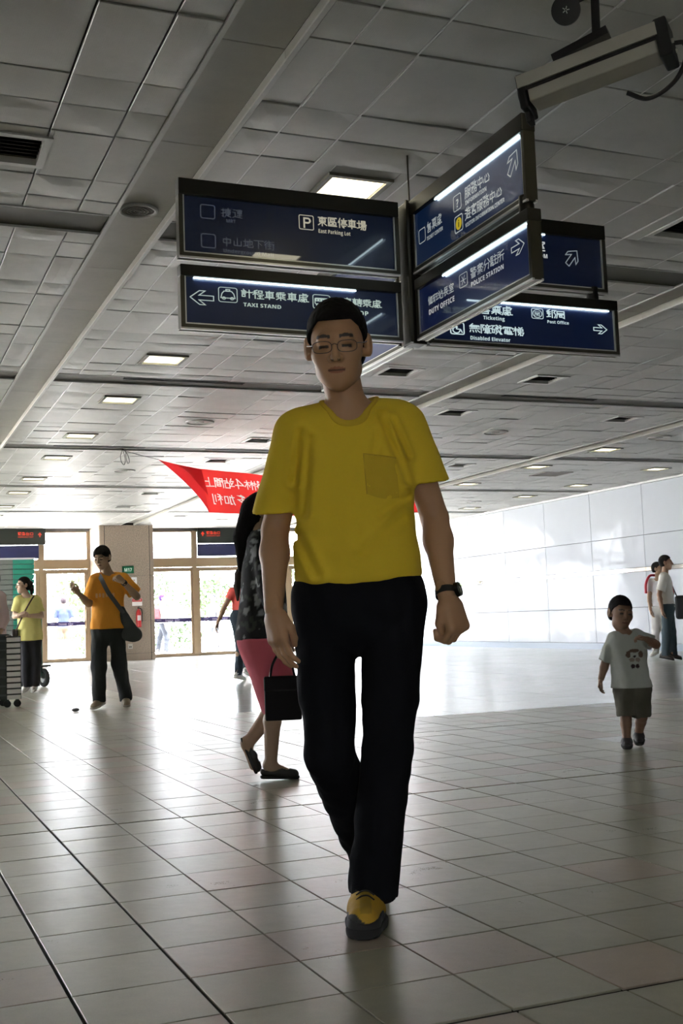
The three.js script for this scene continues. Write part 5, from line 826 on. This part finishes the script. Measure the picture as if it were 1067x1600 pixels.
    mesh('toe_guard', up(sdfGeo(body.map((q) => ({ ...q, ra: q.ra + 0.0035, rb: q.rb + 0.0035 })), { cell: 0.004, cuts: [(x, y) => 0.018 - y, (x, y, z) => y - 0.052 + 0.008 * Math.cos(x * 50), (x, y, z) => 0.10 - z], cutK: 0.004 })), mat(lin(0.018, 0.018, 0.018), 0.7), sh);
    mesh('sole', up(sdfGeo([rc([0.008, 0.02, -0.065], [0.004, 0.02, 0.06], 0.048, 0.056, 0.03), rc([0.004, 0.02, 0.06], [-0.006, 0.02, 0.155], 0.056, 0.051, 0.03)], { cell: 0.004, cuts: [(x, y) => -y, (x, y) => y - 0.03, (x, y, z) => y < 0.007 && (Math.abs(((z + 1) * 40) % 1 - 0.5) < 0.16) ? 0.003 : -1], cutK: 0.003 })), mat(lin(0.016, 0.016, 0.016), 0.85), sh);
    const lm = mat(lin(0.02, 0.018, 0.015), 0.8);
    for (let k = 0; k < 4; k++) { const z = 0.045 + k * 0.022, y = 0.1235 - k * 0.0082; mesh('lace', up(tube([[-0.024, y - 0.008, z], [-0.008, y + 0.003, z + 0.004], [0.01, y + 0.003, z + 0.001], [0.028, y - 0.008, z + 0.008]], 0.0024, 16, 6)), lm, sh); }
    mesh('lace_bow', up(tube([[0.002, 0.124, 0.04], [-0.022, 0.132, 0.05], [-0.026, 0.118, 0.058], [0.002, 0.122, 0.046], [0.028, 0.13, 0.05], [0.03, 0.115, 0.06], [0.004, 0.123, 0.045]], 0.0022, 40, 6)), lm, sh);
    mesh('tongue', up(sdfGeo([rc([0.012, 0.135, 0.012], [0.006, 0.10, 0.045], 0.02, 0.018, 0.01)], { cell: 0.004 })), mat(lin(0.34, 0.2, 0.02), 0.9), sh);
  }
}

// ---------- woman in the floral top and pink skirt ----------
{
  const floral = (x, y, z) => { const a = nz(x * 16 + 4, y * 15, z * 16), b = nz(x * 34, y * 32 + 9, z * 34), c = nz(x * 70, y * 70, z * 70 + 2); const v = a + 0.55 * b + 0.2 * c; return v > 0.36 ? [0.30, 0.31, 0.31] : v > 0.28 ? [0.13, 0.14, 0.14] : v < -0.42 ? [0.05, 0.055, 0.045] : [0.014, 0.014, 0.014]; };
  const J = { head: [-0.028, 1.525, 0], sh: [[-0.045, 1.335, 0.14], [-0.045, 1.335, -0.14]], el: [[-0.02, 1.07, 0.19], [-0.05, 1.07, -0.19]], wr: [[0.055, 0.845, 0.205], [0.075, 0.85, -0.2]], tip: [[0.072, 0.69, 0.205], [0.12, 0.70, -0.2]], hip: [[-0.055, 0.80, 0.07], [-0.055, 0.80, -0.07]], kn: [[0.015, 0.43, 0.06], [0.045, 0.42, -0.06]], an: [[-0.03, 0.075, 0.06], [-0.165, 0.19, -0.06]], toe: [[0.14, 0.004, 0.06], [-0.115, 0.012, -0.06]] };
  const p = person({ label: 'woman in a black floral top and pink skirt striding behind the yellow-shirted man', at: [2.178, -6.348], yaw: -0.331, J, F: [1, 0, 0], s: 0.92, g: 1.02, skin: [0.36, 0.24, 0.15], cell: 0.0095, headScale: 0.93, look: [1.57, 0.1, 0], hair: { style: 'long', color: [0.008, 0.006, 0.006] }, hand: [{ curl: [0.9, 0.9], palm: [-0.3, 0, -1], thumb: 0.8 }, { palm: [0, 0, 1] }],
    top: { name: 'floral_top', color: floral, sleeve: [1.75, 1.75], hemFn: (x, y) => 0.755 + 0.25 * Math.max(0, -x - 0.06) - y, e: 0.02, amp: 0.005, r: [0.058, 0.05], extra: [rc([-0.04, 1.1, 0], [-0.06, 0.78, 0], 0.14, 0.178, 0.05, [1, 0, 0.9])] },
    bottom: { kind: 'skirt', name: 'skirt', top: 0.80, end: 0.36, c: [0.62, 0.12, 0.155], flare: 0.088, e: 0.012, amp: 0.004, extra: [rc([-0.095, 0.83, 0.04], [-0.09, 0.78, 0.04], 0.085, 0.08, 0.05), rc([-0.095, 0.83, -0.04], [-0.09, 0.78, -0.04], 0.085, 0.08, 0.05)] },
    shoes: { c: [0.022, 0.022, 0.018], soleC: [0.012, 0.012, 0.01], low: true, w: 0.036, len: 0.2, sole: 0.014, up: [null, norm([0.93, 0.36, 0])], cell: 0.005 } });
  mesh('hair_tie', new THREE.TorusGeometry(0.03, 0.012, 8, 18).rotateX(1.2).translate(0, -0.03, -0.105).applyMatrix4(p.headM), mat(lin(0.35, 0.15, 0.16), 0.7), p.root);
  const b = thing('handbag', 'black boxy handbag hanging from the hand of the woman in pink skirt', 'bag', [2.178, 0, -6.348], -0.331);
  mesh('bag_body', rbox(0.205, 0.235, 0.075, 0.05, 0.462, 0.205, 0.012, 3), mat(lin(0.007, 0.006, 0.007), 0.6, { physical: true, specularIntensity: 0.3 }), b);
  mesh('bag_flap', rbox(0.209, 0.085, 0.083, 0.05, 0.545, 0.205, 0.012, 3), mat(lin(0.009, 0.008, 0.009), 0.6, { physical: true, specularIntensity: 0.3 }), b);
  for (const z of [0.18, 0.23]) mesh('handle', tube([[-0.02, 0.575, z], [0.0, 0.66, 0.205], [0.06, 0.735, 0.205], [0.1, 0.665, 0.205], [0.12, 0.575, z]], 0.007, 30, 8), mat(lin(0.01, 0.009, 0.01), 0.45), b);
}
// ---------- man in the orange T-shirt ----------
{
  const J = { head: [-0.055, 1.655, 0.05], sh: [[-0.14, 1.405, 0], [0.185, 1.40, 0]], el: [[-0.21, 1.15, 0.05], [0.315, 1.21, 0.06]], wr: [[-0.315, 1.265, 0.20], [0.165, 1.375, 0.20]], tip: [[-0.40, 1.35, 0.26], [0.05, 1.49, 0.19]], hip: [[-0.09, 0.88, 0], [0.085, 0.88, 0]], kn: [[-0.118, 0.46, 0.04], [0.108, 0.46, 0]], an: [[-0.115, 0.10, 0.06], [0.175, 0.10, -0.08]], toe: [[-0.19, 0.004, 0.20], [0.18, 0.004, 0.08]] };
  const p = person({ label: 'man in an orange T-shirt gesturing, his other hand raised to his chin', at: [2.504, -12.864], yaw: -0.192, J, F: [-0.25, 0, 0.968], s: 0.98, skin: [0.40, 0.26, 0.15], headScale: 1.02, look: [-0.5, 0.28, 0], hair: { style: 'bowl', color: [0.014, 0.012, 0.009] }, hand: [{ curl: [0.5, 0.6], palm: [0.6, 0, -0.8], thumb: 0.2 }, { curl: [0.95, 0.9], palm: [-0.5, -0.3, -0.8], thumb: 0.7 }],
    top: { name: 't_shirt', c: [0.80, 0.33, 0.028], sleeve: [0.86, 0.8], hem: 0.865, e: 0.02, amp: 0.009, r: [0.07, 0.085], cutK: 0.01, extra: [rc([-0.01, 1.2, 0.0], [-0.01, 0.86, 0.0], 0.165, 0.185, 0.05, [0, 1, 0.7])] },
    bottom: { name: 'trousers', top: 0.93, c: [0.022, 0.026, 0.024], R: [0.10, 0.082, 0.072], drop: 0.03, amp: 0.01 },
    shoes: { c: [0.34, 0.28, 0.18], soleC: [0.5, 0.46, 0.38], w: 0.046, len: 0.22, cell: 0.008 } });
  mesh('shirt_print', merge([0, 1, 2, 3, 4, 5].map((i) => box(-0.135 + i * 0.036, -0.112 + i * 0.036, 1.21 + 0.008 * (i % 2), 1.258, 0.146 - Math.abs(i - 2) * 0.003, 0.154 - Math.abs(i - 2) * 0.003))), mat(lin(0.78, 0.45, 0.2), 0.9), p.root);
  mesh('wristwatch', cyl(0.034, 0.034, 0.03, 0, 0, 0, 20).applyMatrix4(frame3(mixv(J.el[1], J.wr[1], 0.93), subv(J.wr[1], J.el[1]), [0, 0, 1])), mat(lin(0.01, 0.01, 0.01), 0.5), p.root);
  const b = thing('shoulder_bag', 'dark grey messenger bag slung across the man in the orange shirt', 'bag', [2.504, 0, -12.864], -0.192);
  const bm = mat(lin(0.055, 0.06, 0.055), 0.85), sm2 = mat(lin(0.11, 0.11, 0.10), 0.85);
  mesh('bag_body', sdfGeo([rc([0.17, 0.99, 0.05], [0.26, 0.80, 0.05], 0.05, 0.085, 0.05, [0, 1, 0.7]), rc([0.17, 0.80, 0.05], [0.30, 0.79, 0.05], 0.065, 0.06, 0.04, [0, 1, 0.7]), rc([0.15, 1.08, 0.09], [0.18, 0.95, 0.06], 0.03, 0.06, 0.04)], { cell: 0.009, disp: (x, y, z) => 0.006 * nz(x * 14, y * 14, z * 14) }), bm, b);
  const path = [[-0.07, 1.455, -0.03], [-0.085, 1.46, 0.05], [-0.06, 1.40, 0.125], [0.0, 1.27, 0.165], [0.08, 1.15, 0.165], [0.16, 1.03, 0.125]].map((q) => V(...q)), cv = new THREE.CatmullRomCurve3(path), P = [], I = []; for (let i = 0; i <= 30; i++) { const q = cv.getPoint(i / 30), t = cv.getTangent(i / 30), nrm = V(q.x * 0.6, 0, q.z + 0.08).normalize(), w = t.clone().cross(nrm).normalize().multiplyScalar(0.024); const o = nrm.multiplyScalar(0.012); P.push(q.x + w.x + o.x, q.y + w.y, q.z + w.z + o.z, q.x - w.x + o.x, q.y - w.y, q.z - w.z + o.z); if (i < 30) I.push(2 * i, 2 * i + 1, 2 * i + 2, 2 * i + 1, 2 * i + 3, 2 * i + 2); }
  const g = new THREE.BufferGeometry(); g.setAttribute('position', new THREE.Float32BufferAttribute(P, 3)); g.setIndex(I); g.computeVertexNormals(); mesh('strap', g, sm2, b);
}
// ---------- girl in the yellow polo ----------
{
  const J = { head: [-0.075, 1.515, 0.01], sh: [[-0.155, 1.30, 0], [0.11, 1.295, 0]], el: [[-0.20, 1.08, 0.03], [0.17, 1.075, 0.03]], wr: [[-0.13, 1.10, 0.19], [-0.02, 1.08, 0.19]], tip: [[-0.02, 1.14, 0.22], [-0.15, 1.13, 0.21]], hip: [[-0.05, 0.80, 0], [0.08, 0.80, 0]], kn: [[-0.045, 0.43, 0.01], [0.08, 0.43, 0.01]], an: [[-0.055, 0.10, 0], [0.062, 0.10, 0]], toe: [[-0.10, 0.004, 0.12], [0.03, 0.004, 0.13]] };
  const p = person({ label: 'girl in a pale yellow polo and dark trousers with hands clasped', at: [2.171, -16.94], yaw: -0.127, J, F: [-0.35, 0, 0.937], s: 0.92, g: 1.04, skin: [0.46, 0.31, 0.21], headScale: 0.95, look: [-1.2, 0.0, 0], hair: { style: 'tied', color: [0.018, 0.013, 0.01] }, hand: [{ curl: [0.7, 0.7] }, { curl: [0.7, 0.7] }],
    top: { name: 'polo_shirt', c: [0.64, 0.60, 0.20], sleeve: [0.72, 0.75], hem: 0.73, e: 0.018, amp: 0.008, r: [0.066, 0.076], extra: [rc([0.0, 1.1, 0], [0.01, 0.74, 0], 0.15, 0.165, 0.05, [0, 1, 0.72])] },
    bottom: { name: 'trousers', top: 0.84, c: [0.014, 0.014, 0.018], R: [0.10, 0.085, 0.082], drop: 0.02, amp: 0.007 }, shoes: { c: [0.6, 0.58, 0.52], soleC: [0.5, 0.48, 0.42], cell: 0.009 } });
  mesh('collar', new THREE.TorusGeometry(0.062, 0.012, 8, 24).scale(1, 1, 0.6).rotateX(Math.PI / 2 + 0.3).translate(p.nb[0], p.nb[1] + 0.015, p.nb[2] + 0.01), mat(lin(0.66, 0.62, 0.22), 0.9), p.root);
  const b = thing('sling_bag', 'brown strapped sling bag worn by the girl in the yellow polo', 'bag', [2.171, 0, -16.94], -0.127);
  mesh('strap', tube([[0.08, 1.35, -0.02], [0.06, 1.35, 0.07], [-0.03, 1.2, 0.15], [-0.12, 1.02, 0.14], [-0.19, 0.86, 0.08]], 0.011, 30, 6), mat(lin(0.09, 0.05, 0.03), 0.7), b);
  mesh('bag_body', rbox(0.09, 0.2, 0.16, -0.20, 0.80, 0.02, 0.03, 3), mat(lin(0.03, 0.022, 0.018), 0.7), b);
}
// ---------- person in the pale pink shirt, cut by the picture edge ----------
person({ label: 'person in a pale pink long shirt standing behind the slatted cart', at: [1.50, -15.5], yaw: -0.1, F: [-0.7, 0, 0.714], s: 0.95, g: 1.12, skin: [0.4, 0.26, 0.17], look: [-1.0, 0.1, 0], cell: 0.014, hair: { style: 'short', color: [0.02, 0.015, 0.012] },
  J: { head: [0.02, 1.545, 0], sh: [[-0.16, 1.32, 0], [0.14, 1.32, 0]], el: [[-0.2, 1.05, 0.05], [0.18, 1.04, 0.02]], wr: [[-0.14, 0.87, 0.18], [0.12, 0.86, 0.16]], tip: [[-0.1, 0.76, 0.26], [0.06, 0.76, 0.24]], hip: [[-0.07, 0.82, 0], [0.08, 0.82, 0]], kn: [[-0.08, 0.45, 0.02], [0.08, 0.45, 0.02]], an: [[-0.08, 0.1, 0], [0.08, 0.1, 0]], toe: [[-0.12, 0.004, 0.14], [0.05, 0.004, 0.15]] },
  top: { name: 'shirt', c: [0.55, 0.43, 0.42], sleeve: [1.8, 1.8], hem: 0.72, e: 0.02, amp: 0.01, r: [0.064, 0.05], extra: [rc([0, 1.1, 0], [0.02, 0.75, 0], 0.16, 0.19, 0.05, [0, 1, 0.75])] }, bottom: { top: 0.85, c: [0.03, 0.03, 0.035], R: [0.1, 0.08, 0.07], drop: 0.02 }, shoes: { c: [0.05, 0.05, 0.05], soleC: [0.03, 0.03, 0.03], cell: 0.01 } });
// ---------- woman in the coral top walking away ----------
person({ label: 'walker in a coral red top and dark jeans swinging one arm, near the glass doors', at: [5.259, -16.79], yaw: -0.304, F: [0.6, 0, -0.8], s: 0.96, skin: [0.42, 0.27, 0.17], look: [2.4, 0, 0], cell: 0.012, hair: { style: 'long', color: [0.02, 0.014, 0.01] },
  J: { head: [0.05, 1.58, 0], sh: [[-0.115, 1.34, 0.02], [0.155, 1.335, -0.05]], el: [[-0.235, 1.11, 0.04], [0.22, 1.1, -0.1]], wr: [[-0.335, 0.895, 0.06], [0.25, 0.88, -0.16]], tip: [[-0.395, 0.74, 0.07], [0.27, 0.74, -0.2]], hip: [[-0.06, 0.95, 0], [0.085, 0.95, 0]], kn: [[-0.015, 0.52, -0.05], [0.09, 0.51, 0.0]], an: [[-0.05, 0.1, 0.0], [0.085, 0.17, 0.12]], toe: [[0.05, 0.004, -0.10], [0.17, 0.05, 0.02]] },
  top: { c: [0.78, 0.12, 0.10], name: 'top', sleeve: [0.45, 0.45], hem: 1.06, e: 0.012, r: [0.058, 0.064] }, bottom: { name: 'jeans', top: 1.07, c: [0.03, 0.045, 0.06], R: [0.093, 0.07, 0.066], drop: 0.02 }, shoes: { c: [0.7, 0.7, 0.68], soleC: [0.75, 0.75, 0.72], cell: 0.009 } });
// ---------- child ----------
{
  const print = (x, y, z) => { // dog-face print with a dark bow on the pale shirt
    if (z > 0.02) { const dx = x - 0.045, dy = y - 0.585; const q = (cx, cy, rx, ry) => ((dx - cx) / rx) ** 2 + ((dy - cy) / ry) ** 2 < 1 + 0.35 * nz(x * 120, y * 120, 4); if (q(-0.012, -0.062, 0.013, 0.014) || q(0.016, -0.062, 0.013, 0.014)) return [0.03, 0.012, 0.014]; if (q(0.002, 0.0, 0.010, 0.007)) return [0.02, 0.015, 0.015]; if (q(-0.038, 0.012, 0.015, 0.022) || q(0.04, 0.012, 0.015, 0.022) || q(0.0, 0.036, 0.032, 0.012)) return [0.10, 0.065, 0.045]; if (q(-0.016, -0.022, 0.016, 0.014) || q(0.02, -0.022, 0.016, 0.014)) return [0.22, 0.18, 0.15]; }
    return [0.37, 0.39, 0.35]; };
  const J = { head: [-0.026, 0.862, 0.01], sh: [[-0.082, 0.69, 0], [0.088, 0.70, 0]], el: [[-0.14, 0.545, 0], [0.185, 0.655, 0.05]], wr: [[-0.172, 0.445, 0.02], [0.128, 0.692, 0.135]], tip: [[-0.196, 0.362, 0.03], [0.07, 0.72, 0.16]], hip: [[-0.028, 0.37, 0], [0.07, 0.37, 0]], kn: [[-0.030, 0.19, 0.03], [0.07, 0.19, -0.03]], an: [[-0.033, 0.055, 0.035], [0.045, 0.075, -0.13]], toe: [[-0.032, 0.003, 0.115], [0.045, 0.006, -0.05]] };
  person({ label: 'small boy in a pale grey shirt with a dog print and olive shorts', at: [4.57, -6.259], yaw: -0.631, J, F: [0.12, 0, 0.993], s: 0.60, g: 1.13, skin: [0.22, 0.125, 0.075], cell: 0.0065, handCell: 0.003, headCell: 0.003, headScale: 0.89, child: true, look: [0.42, 0.08, -0.12], hair: { style: 'child', color: [0.010, 0.008, 0.008] }, legR: [0.07, 0.058, 0.042], armR: [0.05, 0.044, 0.034], hand: [{ curl: [0.5, 0.5], palm: [1, 0, 0] }, { curl: [0.7, 0.7], palm: [-0.3, -1, 0] }],
    top: { name: 't_shirt', color: print, cell: 0.005, sleeve: [0.95, 0.75], hem: 0.382, e: 0.016, amp: 0.007, f: 14, r: [0.075, 0.088], neck: 0.07, cutK: 0.006, extra: [rc([0.005, 0.6, 0], [0.012, 0.38, 0], 0.098, 0.116, 0.04, [0, 1, 0.75])] },
    bottom: { kind: 'shorts', name: 'shorts', end: 0.95, top: 0.42, c: [0.085, 0.08, 0.058], R: [0.11, 0.098], e: 0.01, amp: 0.006, f: 18 },
    shoes: { c: [0.05, 0.045, 0.045], soleC: [0.03, 0.028, 0.025], w: 0.054, len: 0.22, cell: 0.005, extra: (sh, i, q) => { for (let k = 0; k < 2; k++) { const c = q.lift(mixv(q.base, q.heel, 0.25 + 0.3 * k), 0.02 + 0.012 * k); const g = new THREE.TorusGeometry(0.029, 0.006, 6, 18, Math.PI).applyMatrix4(frame3(c, q.up, q.d)); mesh('strap', g, mat(lin(0.30, 0.27, 0.25), 0.6), sh); } } } });
}
// ---------- man in the white shirt by the panelled wall, and the person behind him ----------
person({ label: 'man in a white short-sleeved shirt and jeans standing by the white panelled wall', at: [12.205, -15.642], yaw: -0.663, F: [0.96, 0, 0.28], s: 0.97, g: 1.02, skin: [0.36, 0.21, 0.13], look: [1.5, -0.02, 0], cell: 0.012, hair: { style: 'short', color: [0.012, 0.01, 0.009] },
  J: { head: [0.075, 1.605, 0], sh: [[0.03, 1.36, 0.16], [0.05, 1.36, -0.16]], el: [[-0.06, 1.08, 0.19], [0.02, 1.08, -0.2]], wr: [[-0.03, 0.84, 0.21], [0.1, 0.85, -0.2]], tip: [[-0.015, 0.68, 0.22], [0.14, 0.7, -0.2]], hip: [[0.055, 0.88, 0.08], [0.06, 0.88, -0.08]], kn: [[0.02, 0.47, 0.08], [0.10, 0.47, -0.08]], an: [[-0.02, 0.10, 0.08], [0.105, 0.10, -0.08]], toe: [[0.12, 0.004, 0.1], [0.245, 0.004, -0.06]] },
  top: { name: 'shirt', c: [0.68, 0.66, 0.60], sleeve: [0.78, 0.78], hem: 0.86, e: 0.016, amp: 0.007, r: [0.066, 0.074] }, bottom: { name: 'jeans', top: 0.93, c: [0.06, 0.085, 0.10], R: [0.1, 0.076, 0.07], drop: 0.02 }, shoes: { c: [0.07, 0.06, 0.05], soleC: [0.03, 0.03, 0.028], cell: 0.009 } });
{
  person({ label: 'person in white trousers half hidden behind the man in the white shirt', at: [13.19, -17.09], yaw: -0.66, F: [-0.5, 0, 0.866], s: 0.95, skin: [0.38, 0.24, 0.15], look: [1.2, 0, 0], cell: 0.013, hair: { style: 'short', color: [0.012, 0.01, 0.009] },
    J: { head: [0.05, 1.56, 0], sh: [[-0.1, 1.32, 0], [0.2, 1.32, 0]], el: [[-0.13, 1.06, 0], [0.25, 1.06, 0.02]], wr: [[-0.12, 0.84, 0.05], [0.25, 0.86, 0.1]], tip: [[-0.11, 0.7, 0.08], [0.25, 0.72, 0.14]], hip: [[-0.02, 0.86, 0], [0.12, 0.86, 0]], kn: [[-0.05, 0.46, 0.02], [0.12, 0.46, 0.02]], an: [[-0.07, 0.1, 0], [0.13, 0.1, 0]], toe: [[-0.16, 0.004, 0.12], [0.16, 0.004, 0.15]] },
    top: { c: [0.6, 0.58, 0.58], name: 'shirt', sleeve: [0.6, 0.6], hem: 0.84, e: 0.014 }, bottom: { top: 0.9, c: [0.62, 0.6, 0.57], R: [0.095, 0.074, 0.07], drop: 0.02 }, shoes: { c: [0.66, 0.64, 0.58], soleC: [0.6, 0.58, 0.55], cell: 0.009 } });
  const b = thing('backpack', 'red backpack on the person behind the man in the white shirt', 'bag', [13.19, 0, -17.09], -0.66);
  mesh('bag_body', sdfGeo([rc([0.20, 1.30, 0.12], [0.22, 1.12, 0.13], 0.075, 0.09, 0.05)], { cell: 0.012 }), mat(lin(0.5, 0.02, 0.03), 0.7), b);
  mesh('strap', tube([[-0.18, 1.13, 0.1], [-0.17, 1.3, 0.1], [-0.10, 1.44, 0.06], [0.0, 1.45, -0.02]], 0.022, 24, 8), mat(lin(0.55, 0.03, 0.05), 0.7), b);
  const k = thing('shoulder_bag', 'black bag hanging beside the man in the white shirt', 'bag', [13.19, 0, -17.09], -0.66);
  mesh('bag_body', rbox(0.2, 0.42, 0.14, 0.41, 0.86, 0.16, 0.05, 3), mat(lin(0.008, 0.008, 0.009), 0.7), k); mesh('strap', tube([[0.35, 1.05, 0.14], [0.28, 1.25, 0.10], [0.2, 1.42, 0.0]], 0.013, 20, 6), mat(lin(0.008, 0.008, 0.009), 0.7), k);
}
// ---------- passers-by outside the doors ----------
const stand = (w = 0) => ({ head: [0, 1.66, 0], sh: [[-0.17, 1.42, 0], [0.17, 1.42, 0]], el: [[-0.23, 1.14, 0.02], [0.23, 1.14, 0.02]], wr: [[-0.24, 0.9, 0.1], [0.24, 0.9, 0.1]], tip: [[-0.24, 0.76, 0.14], [0.24, 0.76, 0.14]], hip: [[-0.085, 0.92, 0], [0.085, 0.92, 0]], kn: [[-0.1, 0.5, w], [0.1, 0.5, -w]], an: [[-0.1, 0.1, w * 0.6], [0.1, 0.12, -w * 1.6]], toe: [[-0.11, 0.004, w * 0.6 + 0.16], [0.11, 0.01, -w * 1.6 + 0.16]] });
person({ label: 'passer-by in a blue shirt and beige shorts outside the door beside the pillar', at: [5.2, -33.2], y: -0.03, yaw: 3.0, J: stand(), s: 1, skin: [0.4, 0.26, 0.17], cell: 0.02, hair: { style: 'short', color: [0.02, 0.015, 0.02] }, top: { name: 'shirt', c: [0.012, 0.022, 0.07], sleeve: [0.8, 0.8], hem: 0.84, amp: 0.01 }, bottom: { kind: 'shorts', name: 'shorts', end: 0.8, top: 0.95, c: [0.06, 0.045, 0.03], R: [0.11, 0.1] }, shoes: { c: [0.3, 0.3, 0.3], soleC: [0.3, 0.3, 0.3], cell: 0.014 } });
{
  person({ label: 'passer-by in a purple cap and white shirt outside the window past the pillar', at: [8.1, -33.4], y: -0.03, yaw: 1.2, J: stand(0.12), s: 0.98, skin: [0.35, 0.22, 0.15], cell: 0.02, hair: { style: 'short', color: [0.02, 0.006, 0.05] }, top: { name: 'shirt', c: [0.7, 0.7, 0.7], sleeve: [0.7, 0.7], hem: 0.86 }, bottom: { name: 'jeans', top: 0.95, c: [0.012, 0.016, 0.026], R: [0.1, 0.078, 0.07] }, shoes: { c: [0.2, 0.2, 0.2], soleC: [0.3, 0.3, 0.3], cell: 0.014 } });
  const b = thing('backpack', 'dark red backpack of the passer-by outside the window past the pillar', 'bag', [7.87, -0.03, -33.3], 1.2);
  mesh('bag_body', sdfGeo([rc([0, 1.34, 0], [0, 1.12, -0.02], 0.12, 0.15, 0.05)], { cell: 0.02 }), mat(lin(0.06, 0.003, 0.008), 0.8), b); mesh('strap', tube([[0.06, 1.45, 0.05], [0.08, 1.42, 0.18], [0.08, 1.2, 0.2]], 0.02, 16, 6), mat(lin(0.04, 0.003, 0.006), 0.8), b);
}
person({ label: 'passer-by in a grey top outside behind the walker in the coral top', at: [9.95, -34.5], y: -0.03, yaw: -1.0, J: stand(0.1), s: 0.96, skin: [0.38, 0.25, 0.17], cell: 0.022, hair: { style: 'short', color: [0.012, 0.015, 0.02] }, top: { name: 'shirt', c: [0.05, 0.055, 0.065], sleeve: [0.7, 0.7], hem: 0.86 }, bottom: { name: 'trousers', top: 0.95, c: [0.05, 0.06, 0.08], R: [0.1, 0.078, 0.07] }, shoes: { c: [0.2, 0.2, 0.2], soleC: [0.3, 0.3, 0.3], cell: 0.014 } });
scene.traverse((o) => { if (o.isMesh) { o.castShadow = true; o.receiveShadow = true; } });
renderer.render(scene, camera);
